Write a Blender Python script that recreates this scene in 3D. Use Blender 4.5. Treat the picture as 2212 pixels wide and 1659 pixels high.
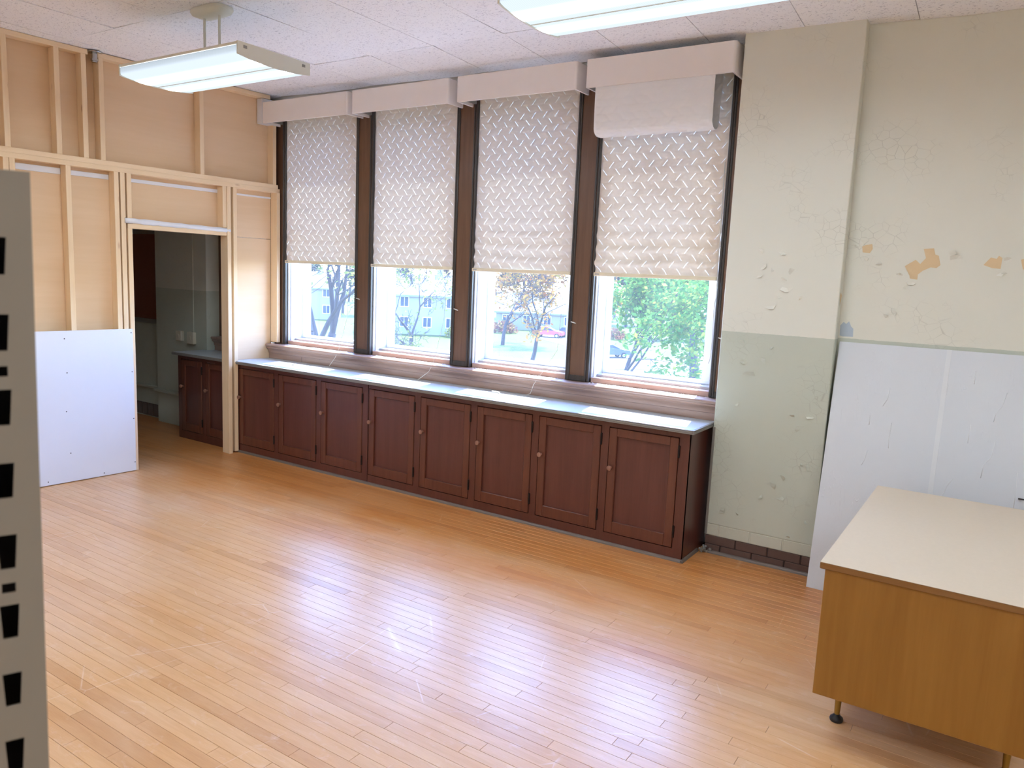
import bpy, bmesh, math, random
from mathutils import Vector, Matrix, noise

for o in list(bpy.data.objects): bpy.data.objects.remove(o)
SC = bpy.context.scene
COL = SC.collection
PI = math.pi

# ------------------------------------------------------------------ camera
cam_d = bpy.data.cameras.new('camera'); cam = bpy.data.objects.new('camera', cam_d); COL.objects.link(cam)
cam_d.sensor_fit = 'HORIZONTAL'; cam_d.sensor_width = 36; cam_d.lens = 1649.19/2212*36
cam_d.clip_start = 0.05; cam_d.clip_end = 1000
EYE = Vector((0, 0, 1.8))
cR = Vector((0.83347521, 0.55088314, 0.04297482)); cU = Vector((-0.11298015, 0.09377139, 0.98916248)); cF = Vector((-0.54088312, 0.82929771, -0.14039499))
m = Matrix.Identity(4)
for i in range(3):
    m[i][0] = cR[i]; m[i][1] = cU[i]; m[i][2] = -cF[i]; m[i][3] = EYE[i]
cam.matrix_world = m
cam_d.dof.use_dof = True; cam_d.dof.focus_distance = 4.6; cam_d.dof.aperture_fstop = 11
SC.camera = cam

# ------------------------------------------------------------------ sky, sun, exposure
SUN_V = Vector((0.22, -1.0, -1.86)).normalized()
W = bpy.data.worlds.new('world'); SC.world = W; W.use_nodes = True
nt = W.node_tree; nt.nodes.clear()
bg = nt.nodes.new('ShaderNodeBackground'); wo = nt.nodes.new('ShaderNodeOutputWorld')
sky = nt.nodes.new('ShaderNodeTexSky'); sky.sky_type = 'NISHITA'; sky.sun_disc = False
sky.sun_elevation = math.radians(61); sky.sun_rotation = math.radians(-12); sky.air_density = 1.0; sky.dust_density = 0.5; sky.ozone_density = 1.0
tint = nt.nodes.new('ShaderNodeMix'); tint.data_type = 'RGBA'; tint.blend_type = 'MULTIPLY'; tint.inputs[0].default_value = 1.0; tint.inputs[7].default_value = (0.76, 0.90, 1.22, 1)   # daylight against a warm indoor white balance
nt.links.new(sky.outputs[0], tint.inputs[6]); nt.links.new(tint.outputs[2], bg.inputs[0]); bg.inputs[1].default_value = 2.0
nt.links.new(bg.outputs[0], wo.inputs[0])
sd = bpy.data.lights.new('sun', 'SUN'); sd.energy = 15.0; sd.angle = math.radians(0.6); sd.color = (0.97, 0.97, 0.97)
sun = bpy.data.objects.new('sun', sd); COL.objects.link(sun)
sun.rotation_euler = SUN_V.to_track_quat('-Z', 'Y').to_euler(); sun.location = (-6, 30, 40)
vs = SC.view_settings
vs.view_transform = 'Standard'; vs.look = 'None'; vs.gamma = 1.0; vs.exposure = 0.86; vs.use_curve_mapping = False
LAMP_L = 9.0      # radiance of the lit fluorescent lenses

# ------------------------------------------------------------------ materials
def lin(c):
    r = []
    for v in c:
        v /= 255.0
        r.append(v/12.92 if v <= 0.04045 else ((v+0.055)/1.055)**2.4)
    return tuple(r)+(1.0,)
MATS = {}
class NB:
    def __init__(s, name):
        s.m = bpy.data.materials.new(name); s.m.use_nodes = True; s.t = s.m.node_tree; s.t.nodes.clear()
        s.out = s.t.nodes.new('ShaderNodeOutputMaterial')
    def n(s, ty, **kw):
        nd = s.t.nodes.new(ty)
        for k, v in kw.items():
            if k.startswith('i_'): nd.inputs[k[2:].replace('_', ' ')].default_value = v
            else: setattr(nd, k, v)
        return nd
    def l(s, a, b): s.t.links.new(a, b)
    def math(s, op, a, b=None, c=None):
        nd = s.t.nodes.new('ShaderNodeMath'); nd.operation = op
        for i, v in enumerate((a, b, c)):
            if v is None: continue
            if hasattr(v, 'links'): s.l(v, nd.inputs[i])
            else: nd.inputs[i].default_value = v
        return nd.outputs[0]
    def mix(s, f, a, b, blend='MIX'):
        nd = s.t.nodes.new('ShaderNodeMix'); nd.data_type = 'RGBA'; nd.blend_type = blend
        for i, v in ((0, f), (6, a), (7, b)):
            if hasattr(v, 'links'): s.l(v, nd.inputs[i])
            else: nd.inputs[i].default_value = v
        return nd.outputs[2]
    def pos(s): return s.n('ShaderNodeNewGeometry').outputs['Position']
    def obj(s): return s.n('ShaderNodeTexCoord').outputs['Object']
    def mapping(s, v, scale=(1,1,1), loc=(0,0,0)):
        nd = s.n('ShaderNodeMapping'); s.l(v, nd.inputs[0]); nd.inputs['Scale'].default_value = scale; nd.inputs['Location'].default_value = loc
        return nd.outputs[0]
    def noise(s, v, scale=5, detail=4, rough=0.55, dist=0.0):
        nd = s.n('ShaderNodeTexNoise'); s.l(v, nd.inputs['Vector']); nd.inputs['Scale'].default_value = scale
        nd.inputs['Detail'].default_value = detail; nd.inputs['Roughness'].default_value = rough; nd.inputs['Distortion'].default_value = dist
        return nd.outputs[0]
    def ramp(s, f, stops):
        nd = s.n('ShaderNodeValToRGB'); s.l(f, nd.inputs[0]); e = nd.color_ramp.elements
        while len(e) < len(stops): e.new(0.5)
        for k, (p, c) in zip(e, stops):
            k.position = p; k.color = c if len(c) == 4 else tuple(c)+(1,)
        return nd.outputs[0]
    def bump(s, h, strength=0.3, dist=0.01, normal=None):
        nd = s.n('ShaderNodeBump'); s.l(h, nd.inputs['Height']); nd.inputs['Strength'].default_value = strength; nd.inputs['Distance'].default_value = dist
        if normal: s.l(normal, nd.inputs['Normal'])
        return nd.outputs[0]
    def bsdf(s, col, rough=0.5, spec=0.5, metal=0.0, normal=None, coat=0.0, coat_rough=0.1):
        b = s.n('ShaderNodeBsdfPrincipled')
        for key, v in (('Base Color', col), ('Roughness', rough), ('Specular IOR Level', spec), ('Metallic', metal), ('Coat Weight', coat), ('Coat Roughness', coat_rough)):
            if hasattr(v, 'links'): s.l(v, b.inputs[key])
            else: b.inputs[key].default_value = v
        if normal is not None: s.l(normal, b.inputs['Normal'])
        return b.outputs[0]
    def done(s, sh): s.l(sh, s.out.inputs[0]); return s.m

def plain(name, rgb, rough=0.6, spec=0.4, metal=0.0, var=0.06, bump=0.0, scale=8):
    b = NB(name); p = b.pos(); n = b.noise(p, scale, 5)
    c = lin(rgb); c2 = tuple(min(1, x*(1-var*2)) for x in c[:3])+(1,)
    col = b.mix(n, c, c2)
    nm = b.bump(b.noise(p, scale*12, 3), bump, 0.004) if bump else None
    return b.done(b.bsdf(col, rough, spec, metal, nm))

def wood(name, rgb, rgb2, axis='z', rough=0.45, spec=0.4, grain=14, knots=False, coat=0.0, bump=0.08, wear=None):
    b = NB(name); p = b.pos()
    sc = {'x': (0.06, 1, 1), 'y': (1, 0.06, 1), 'z': (1, 1, 0.06)}[axis]
    rnd = b.n('ShaderNodeObjectInfo').outputs['Random']
    off = b.n('ShaderNodeCombineXYZ'); b.l(b.math('MULTIPLY', rnd, 7.3), off.inputs[0]); b.l(b.math('MULTIPLY', rnd, 3.1), off.inputs[1]); b.l(b.math('MULTIPLY', rnd, 5.7), off.inputs[2])
    add = b.n('ShaderNodeVectorMath', operation='ADD'); b.l(p, add.inputs[0]); b.l(off.outputs[0], add.inputs[1])
    v = b.mapping(add.outputs[0], sc)
    g = b.noise(v, grain*3, 6, 0.6, 0.4)
    g2 = b.noise(v, grain*14, 3, 0.5)
    f = b.math('ADD', b.math('MULTIPLY', g, 0.75), b.math('MULTIPLY', g2, 0.25))
    col = b.ramp(f, [(0.3, lin(rgb2)), (0.68, lin(rgb))])
    col = b.mix(b.math('MULTIPLY', rnd, 0.25), col, lin(rgb2))
    if knots:
        vo = b.n('ShaderNodeTexVoronoi', feature='F1'); b.l(b.mapping(add.outputs[0], {'x': (.35,1,1), 'y': (1,.35,1), 'z': (1,1,.35)}[axis]), vo.inputs['Vector']); vo.inputs['Scale'].default_value = 7
        k = b.ramp(vo.outputs['Distance'], [(0.03, (1,1,1)), (0.1, (0,0,0))])
        col = b.mix(b.math('MULTIPLY', k, 0.6), col, lin((170, 105, 60)))
    if wear:
        w = b.ramp(b.noise(p, 38, 8, 0.7), [(0.66, (0,0,0)), (0.76, (1,1,1))])
        col = b.mix(b.math('MULTIPLY', w, 0.35), col, lin(wear))
    nm = b.bump(f, bump, 0.003)
    return b.done(b.bsdf(col, rough, spec, 0, nm, coat, 0.2))

def mk_materials():
    M = MATS
    # --- floor planks: maple strips, varnished, scuffed
    b = NB('maple_plank'); p = b.pos()
    at = b.n('ShaderNodeAttribute', attribute_name='rnd').outputs['Fac']
    off = b.n('ShaderNodeCombineXYZ'); b.l(b.math('MULTIPLY', at, 37.0), off.inputs[0]); b.l(b.math('MULTIPLY', at, 11.0), off.inputs[1])
    add = b.n('ShaderNodeVectorMath', operation='ADD'); b.l(p, add.inputs[0]); b.l(off.outputs[0], add.inputs[1])
    g = b.noise(b.mapping(add.outputs[0], (0.9, 9, 1)), 3.5, 6, 0.6, 0.6)
    g2 = b.noise(b.mapping(add.outputs[0], (1.5, 40, 1)), 9, 4, 0.6)
    col = b.ramp(b.math('ADD', b.math('MULTIPLY', g, 0.7), b.math('MULTIPLY', g2, 0.3)), [(0.25, lin((206, 160, 110))), (0.5, lin((219, 176, 129))), (0.75, lin((228, 191, 148)))])
    tint = b.ramp(at, [(0.0, lin((222, 194, 158))), (0.2, lin((248, 230, 206))), (0.8, lin((252, 242, 228))), (1.0, lin((232, 208, 178)))])
    col = b.mix(0.75, col, tint, 'MULTIPLY')
    # scuffed and worn patches (pale), with their own shapes
    sc = b.noise(b.mapping(p, (0.7, 1.3, 1)), 1.5, 4, 0.55, 0.2)
    scm = b.ramp(sc, [(0.42, (0,0,0)), (0.80, (1,1,1))])
    col = b.mix(b.math('MULTIPLY', scm, 0.30), col, lin((236, 214, 196)))
    sp = b.ramp(b.noise(b.mapping(p, (0.7, 1.2, 1)), 11, 9, 0.72, 0.6), [(0.56, (0,0,0)), (0.74, (1,1,1))])
    col = b.mix(b.math('MULTIPLY', sp, 0.30), col, lin((240, 224, 212)))
    vo = b.n('ShaderNodeTexVoronoi', feature='DISTANCE_TO_EDGE'); b.l(b.mapping(p, (1.0, 0.55, 1)), vo.inputs['Vector']); vo.inputs['Scale'].default_value = 2.3
    scr = b.math('MULTIPLY', b.ramp(vo.outputs['Distance'], [(0.0, (1,1,1)), (0.006, (0,0,0))]), b.ramp(b.noise(p, 2.7, 4, 0.6), [(0.52, (0,0,0)), (0.62, (1,1,1))]))
    col = b.mix(b.math('MULTIPLY', scr, 0.35), col, lin((246, 234, 222)))
    # varnish still orange along the cabinets, walked off to a paler tone further out
    sy = b.n('ShaderNodeSeparateXYZ'); b.l(p, sy.inputs[0])
    wv = b.math('ADD', b.math('MULTIPLY', b.math('SUBTRACT', 4.25, sy.outputs[1]), 0.9), b.math('MULTIPLY', b.math('SUBTRACT', b.noise(b.mapping(p, (0.45, 1, 1)), 2.2, 5, 0.6), 0.5), 2.2))
    wm = b.ramp(wv, [(0.0, (1,1,1)), (0.9, (0,0,0))])
    col = b.mix(b.math('MULTIPLY', wm, 0.75), col, lin((240, 196, 128)), 'MULTIPLY')
    rg = b.ramp(b.noise(p, 3.1, 6, 0.65), [(0.3, (0.28,)*3), (0.7, (0.33,)*3)])
    h = b.math('ADD', b.noise(b.mapping(add.outputs[0], (4, 26, 1)), 6, 4, 0.6), b.math('MULTIPLY', b.noise(p, 7.0, 2), 1.6))
    nm = b.bump(h, 0.10, 0.004)
    M['plank'] = b.done(b.bsdf(col, rg, 0.62, 0, nm))
    M['gap'] = plain('floor_gap_dark', (70, 45, 25), 0.9)
    # --- ceiling tile: white fissured mineral fibre
    b = NB('ceiling_tile'); p = b.pos()
    fz = b.noise(b.mapping(p, (0.55, 1, 1)), 95, 2, 0.5, 1.2)
    fm = b.ramp(fz, [(0.35, (1,1,1)), (0.40, (0,0,0))])
    rnd = b.n('ShaderNodeObjectInfo').outputs['Random']
    base = b.mix(b.math('MULTIPLY', rnd, 0.5), lin((250, 250, 252)), lin((244, 244, 249)))
    col = b.mix(b.math('MULTIPLY', fm, 0.55), base, lin((168, 168, 180)))
    M['tile'] = b.done(b.bsdf(col, 0.95, 0.1, 0, b.bump(fm, -0.35, 0.004)))
    M['plenum'] = plain('plenum_dark', (86, 78, 72), 0.9)
    # --- painted masonry: cream over grey green dado, crazed and peeling
    def paint(name, zline, line=True, crack=1.0):
        b = NB(name); p = b.pos()
        sx = b.n('ShaderNodeSeparateXYZ'); b.l(p, sx.inputs[0])
        zz = b.math('ADD', sx.outputs[2], b.math('MULTIPLY', b.noise(p, 30, 2), 0.006))
        up = b.math('GREATER_THAN', zz, zline)
        n1 = b.noise(p, 1.4, 5, 0.6)
        cream = b.mix(n1, lin((233, 232, 219)), lin((225, 224, 210)))
        green = b.mix(n1, lin((203, 207, 192)), lin((192, 198, 183)))
        col = b.mix(up, green, cream)
        vo = b.n('ShaderNodeTexVoronoi', feature='DISTANCE_TO_EDGE'); b.l(b.mapping(p, (1, 1, 1.15)), vo.inputs['Vector']); vo.inputs['Scale'].default_value = 17
        vo.inputs['Randomness'].default_value = 1
        ck = b.ramp(vo.outputs['Distance'], [(0.0, (1,1,1)), (0.03, (0,0,0))])
        mk = b.ramp(b.noise(p, 2.2, 4, 0.6), [(0.52, (0,0,0)), (0.64, (1,1,1))])
        ck2 = b.math('MULTIPLY', b.math('MULTIPLY', ck, mk), crack)
        col = b.mix(b.math('MULTIPLY', ck2, 0.35), col, lin((150, 145, 130)))
        lump = b.noise(b.mapping(p, (1, 1, 0.5)), 22, 4, 0.6)
        h = b.math('ADD', b.math('MULTIPLY', ck2, -0.6), b.math('MULTIPLY', lump, 0.5))
        return b.done(b.bsdf(col, 0.42, 0.4, 0, b.bump(h, 0.22, 0.006)))
    M['paint'] = paint('peeling_two_tone_paint', 1.512)
    M['paint_pier'] = paint('peeling_two_tone_paint_on_pier', 1.506)
    M['flake'] = plain('curled_paint_flake', (232, 226, 208), 0.5)
    M['flake_green'] = plain('curled_green_paint_flake', (206, 209, 194), 0.5)
    M['bare'] = plain('bare_tan_plaster', (232, 206, 164), 0.8)
    M['bare_blue'] = plain('bare_bluish_plaster', (190, 203, 214), 0.8)
    M['brick'] = plain('brown_painted_brick', (104, 80, 72), 0.55, 0.4, 0, 0.15, 0.4, 20)
    M['mortar'] = plain('brown_mortar', (70, 54, 50), 0.8)
    M['brick_cream'] = plain('painted_cream_brick', (204, 205, 188), 0.5, 0.4, 0, 0.05, 0.3, 20)
    M['wall_white'] = plain('plain_cream_wall', (240, 238, 232), 0.6)
    # --- timber
    M['stud_z'] = wood('pine_stud', (247, 222, 186), (238, 206, 164), 'z', 0.6, 0.3, 10, True)
    M['stud_y'] = wood('pine_plate', (247, 222, 186), (238, 206, 164), 'y', 0.6, 0.3, 10, True)
    M['board'] = wood('tan_backing_paper', (235, 204, 168), (228, 195, 156), 'y', 0.8, 0.2, 3, False, 0, 0.02)
    M['tape'] = plain('white_joint_tape', (238, 238, 242), 0.6)
    M['drywall'] = plain('white_drywall_face', (232, 234, 242), 0.7, 0.3, 0, 0.01)
    M['screw'] = plain('dark_screw', (50, 48, 48), 0.4, 0.5, 0.6)
    M['oak'] = wood('dark_stained_window_trim', (120, 88, 66), (94, 66, 50), 'z', 0.35, 0.5, 12, False, 0.15, 0.1, (150, 120, 95))
    M['oak_x'] = wood('worn_stained_window_stool', (172, 142, 126), (142, 112, 98), 'x', 0.38, 0.5, 10, False, 0.2, 0.1, (188, 165, 150))
    M['bead'] = wood('grey_black_bead', (78, 74, 72), (58, 54, 52), 'z', 0.3, 0.5, 12)
    M['subsill'] = wood('faded_sill_wood', (206, 178, 166), (186, 154, 142), 'x', 0.5, 0.4, 10, False, 0, 0.1, (235, 225, 220))
    M['cab'] = wood('red_brown_cabinet_frame', (104, 58, 46), (84, 43, 34), 'z', 0.34, 0.5, 10, False, 0.12, 0.06, (140, 98, 80))
    M['cab_panel'] = wood('red_brown_cabinet_panel', (106, 60, 50), (88, 46, 38), 'z', 0.34, 0.5, 6, False, 0.12, 0.05, (128, 86, 74))
    M['cab_door'] = wood('red_brown_cabinet_door', (112, 64, 46), (90, 47, 35), 'z', 0.34, 0.5, 10, False, 0.12, 0.06, (148, 104, 84))
    M['knob'] = wood('worn_wooden_knob', (168, 126, 106), (136, 92, 74), 'z', 0.35, 0.5, 20)
    M['hinge'] = plain('dark_iron_hinge', (40, 30, 27), 0.45, 0.5, 0.5)
    M['shoe'] = plain('grey_brown_shoe_moulding', (122, 108, 98), 0.4, 0.5, 0, 0.15)
    M['counter'] = plain('pale_laminate', (186, 196, 204), 0.3, 0.5, 0, 0.02)
    M['counter_edge'] = plain('grey_ribbed_edge', (150, 147, 142), 0.4, 0.5, 0.2)
    M['alu'] = plain('white_window_frame', (226, 230, 236), 0.4, 0.5, 0, 0.02)
    M['alu_grey'] = plain('grey_window_track', (176, 172, 172), 0.45, 0.5, 0, 0.05)
    # --- window glass, glare painted in as a faint milky veil
    b = NB('glare_veiled_glass'); p = b.pos()
    tr = b.n('ShaderNodeBsdfTransparent'); tr.inputs[0].default_value = (0.97, 0.985, 1, 1)
    gl = b.n('ShaderNodeBsdfGlossy'); gl.inputs[1].default_value = 0.02
    fr = b.n('ShaderNodeFresnel'); fr.inputs[0].default_value = 1.4
    bf = b.n('ShaderNodeNewGeometry').outputs['Backfacing']; mx = b.n('ShaderNodeMixShader'); b.l(b.math('MULTIPLY', fr.outputs[0], b.math('SUBTRACT', 1.0, bf)), mx.inputs[0]); b.l(tr.outputs[0], mx.inputs[1]); b.l(gl.outputs[0], mx.inputs[2])
    tl = b.n('ShaderNodeBsdfTranslucent'); tl.inputs[0].default_value = (0.86, 0.93, 1, 1)
    df = b.math('ADD', 0.006, b.math('MULTIPLY', b.noise(b.mapping(p, (1, 1, 0.3)), 9, 5), 0.012))
    mx2 = b.n('ShaderNodeMixShader'); b.l(df, mx2.inputs[0]); b.l(mx.outputs[0], mx2.inputs[1]); b.l(tl.outputs[0], mx2.inputs[2])
    M['glass'] = b.done(mx2.outputs[0])
    # --- quilted shade: light leaks through the stitch holes
    def quilt(name, rgb, leak, stain=0.0):
        b = NB(name); at = b.n('ShaderNodeAttribute', attribute_name='uvq').outputs['Vector']
        s = b.n('ShaderNodeSeparateXYZ'); b.l(at, s.inputs[0])
        x, z = s.outputs[0], s.outputs[1]
        r = b.math('FLOOR', z); fzz = b.math('SUBTRACT', z, r)
        par = b.math('MODULO', r, 2.0)
        sgn = b.math('SUBTRACT', 1.0, b.math('MULTIPLY', par, 2.0))
        xs = b.math('ADD', b.math('ADD', x, b.math('MULTIPLY', sgn, b.math('MULTIPLY', fzz, 0.40))), b.math('MULTIPLY', par, 0.90))
        fx = b.math('ABSOLUTE', b.math('SUBTRACT', b.math('FRACT', xs), 0.5))
        ln = b.math('LESS_THAN', fx, 0.0125)
        ez = b.math('LESS_THAN', b.math('ABSOLUTE', b.math('SUBTRACT', fzz, 0.5)), 0.42)
        # thread bridges chop the slit into little dashes
        mask = b.math('MULTIPLY', ln, ez)
        p = b.pos()
        c = lin(rgb); n = b.noise(p, 3, 5)
        col = b.mix(n, c, tuple(v*0.94 for v in c[:3])+(1,))
        if stain:
            st = b.ramp(b.noise(b.mapping(p, (1.3, 1, 0.8)), 2.4, 5, 0.6), [(0.42, (0,0,0)), (0.66, (1,1,1))])
            col = b.mix(b.math('MULTIPLY', st, stain), col, lin((206, 178, 142)))
        di = b.n('ShaderNodeBsdfDiffuse'); b.l(col, di.inputs[0])
        b.l(b.bump(b.noise(p, 60, 3), 0.08, 0.004), di.inputs['Normal'])
        t = b.n('ShaderNodeBsdfTranslucent'); t.inputs[0].default_value = (1.0, 0.97, 0.86, 1)
        fac = b.math('ADD', 0.02, b.math('MULTIPLY', mask, leak))
        mx = b.n('ShaderNodeMixShader'); b.l(fac, mx.inputs[0]); b.l(di.outputs[0], mx.inputs[1]); b.l(t.outputs[0], mx.inputs[2])
        return b.done(mx.outputs[0])
    M['quilt'] = quilt('quilted_cream_fabric', (232, 219, 206), 0.42)
    M['quilt_old'] = quilt('stained_quilted_cream_fabric', (238, 224, 206), 0.42, 0.55)
    M['quilt_white'] = quilt('white_quilted_fabric', (250, 250, 251), 0.0)
    M['quilt_dim'] = M['quilt']
    M['bar'] = plain('cream_hem_bar', (240, 226, 196), 0.5)
    M['cord'] = plain('white_cord', (226, 222, 214), 0.6)
    M['valance'] = plain('beige_valance_board', (250, 243, 239), 0.6, 0.3, 0, 0.02)
    # --- lamps
    M['lamp_metal'] = plain('off_white_enamel', (226, 226, 214), 0.4, 0.5, 0, 0.01)
    b = NB('lit_prismatic_lens')
    at = b.n('ShaderNodeAttribute', attribute_name='glow').outputs['Fac']
    p = b.pos(); wv = b.n('ShaderNodeTexWave', wave_type='BANDS', bands_direction='X'); b.l(p, wv.inputs[0]); wv.inputs['Scale'].default_value = 30
    em = b.n('ShaderNodeEmission'); em.inputs[0].default_value = (0.78, 0.89, 1.0, 1)
    b.l(b.math('MULTIPLY', at, b.math('ADD', 0.96, b.math('MULTIPLY', wv.outputs['Fac'], 0.08))), em.inputs[1])
    M['lens'] = b.done(em.outputs[0])
    M['chrome'] = plain('chrome', (190, 190, 190), 0.2, 0.5, 1.0)
    # --- desk
    M['desk_top'] = plain('beige_speckled_laminate', (222, 204, 180), 0.38, 0.5, 0, 0.04, 0.05, 60)
    M['desk_edge'] = wood('desk_edge_band', (150, 108, 62), (134, 92, 48), 'x', 0.4, 0.4, 8)
    M['desk'] = wood('walnut_print_panel', (166, 118, 50), (146, 98, 34), 'z', 0.4, 0.45, 5, False, 0, 0.01)
    M['brass'] = plain('brass_leg', (170, 138, 70), 0.3, 0.5, 0.9)
    M['black'] = plain('black_glide', (30, 30, 32), 0.35)
    # --- leaning sheet: white vinyl-faced, wrinkled
    b = NB('wrinkled_white_sheet'); p = b.pos()
    v = b.mapping(p, (7, 1, 1.0)); nn = b.noise(v, 3.2, 3, 0.5, 0.9)
    rid = b.math('ABSOLUTE', b.math('SUBTRACT', nn, 0.5)); rm = b.ramp(rid, [(0.0, (1,1,1)), (0.02, (0,0,0))])
    mk = b.ramp(b.noise(p, 3.4, 4, 0.6), [(0.5, (0,0,0)), (0.6, (1,1,1))])
    h = b.math('MULTIPLY', rm, mk)
    n1 = b.noise(p, 2.0, 4); col = b.mix(n1, lin((224, 228, 232)), lin((214, 218, 224)))
    M['sheet'] = b.done(b.bsdf(col, 0.45, 0.4, 0, b.bump(h, 0.22, 0.006)))
    M['batten'] = plain('white_batten', (232, 235, 238), 0.5)
    M['upright'] = plain('grey_beige_steel', (146, 136, 122), 0.5, 0.4, 0, 0.02)
    M['upright_in_shade'] = plain('shade_black_inside_of_steel', (20, 20, 24), 0.7)  # shade inside the hollow post, put into the colour as near-black
    # --- next room
    M['cork'] = plain('red_brown_cork', (150, 92, 74), 0.9, 0.2, 0, 0.08, 0.1, 60)
    M['frame_grey'] = plain('grey_metal_frame', (150, 148, 142), 0.4, 0.5, 0.4)
    M['plate'] = plain('ivory_plastic', (226, 220, 200), 0.4)
    # --- outdoors
    b = NB('lawn'); p = b.pos(); n1 = b.noise(p, 0.25, 6, 0.6); n2 = b.noise(p, 6, 4)
    col = b.ramp(b.math('ADD', b.math('MULTIPLY', n1, 0.6), b.math('MULTIPLY', n2, 0.4)), [(0.3, lin((54, 66, 20))), (0.7, lin((66, 76, 28)))])
    M['lawn'] = b.done(b.bsdf(col, 0.9, 0.1))
    M['asphalt'] = plain('pale_asphalt', (88, 87, 87), 0.9, 0.2, 0, 0.06, 0, 1)
    M['concrete'] = plain('pale_concrete', (108, 106, 102), 0.9, 0.2)
    M['bark'] = plain('grey_bark', (62, 56, 58), 0.9, 0.2, 0, 0.15, 0, 3)
    def leaf(name, c1, c2, c3):
        b = NB(name); rn = b.n('ShaderNodeAttribute', attribute_name='rnd').outputs['Fac']
        col = b.ramp(rn, [(0.0, lin(c1)), (0.5, lin(c2)), (1.0, lin(c3))])
        d = b.n('ShaderNodeBsdfDiffuse'); b.l(col, d.inputs[0]); t = b.n('ShaderNodeBsdfTranslucent'); b.l(col, t.inputs[0])
        mx = b.n('ShaderNodeMixShader'); mx.inputs[0].default_value = 0.6; b.l(d.outputs[0], mx.inputs[1]); b.l(t.outputs[0], mx.inputs[2])
        return b.done(mx.outputs[0])
    M['leaf_green'] = leaf('spring_green_leaves', (58, 98, 42), (78, 112, 50), (110, 116, 48))
    M['leaf_yellow'] = leaf('yellow_orange_leaves', (136, 94, 40), (144, 116, 52), (130, 78, 42))
    M['leaf_olive'] = leaf('sparse_yellow_green_leaves', (102, 108, 48), (116, 120, 62), (88, 100, 48))
    M['leaf_pink'] = leaf('russet_hedge_leaves', (106, 68, 64), (116, 84, 60), (92, 94, 56))
    M['far_olive'] = leaf('far_olive_leaves', (66, 72, 44), (84, 86, 52), (60, 68, 48))
    M['far_russet'] = leaf('far_russet_leaves', (84, 58, 58), (92, 70, 56), (72, 62, 60))
    M['far_yellow'] = leaf('far_yellow_leaves', (104, 78, 40), (112, 92, 48), (92, 66, 44))
    M['siding'] = plain('pale_blue_siding', (128, 128, 132), 0.8)
    M['siding2'] = plain('cream_siding', (126, 121, 113), 0.8)
    M['roof'] = plain('pale_shingle_roof', (112, 113, 118), 0.8)
    M['win_dark'] = plain('dark_house_window', (44, 54, 70), 0.2)
    M['white_trim'] = plain('white_house_trim', (190, 190, 192), 0.6)
    M['car_dark'] = plain('dark_car_paint', (52, 66, 84), 0.25, 0.6)
    M['car_red'] = plain('red_car_paint', (170, 60, 66), 0.25, 0.6)
    M['tyre'] = plain('tyre', (36, 36, 38), 0.8)
mk_materials()
M = MATS

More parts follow.
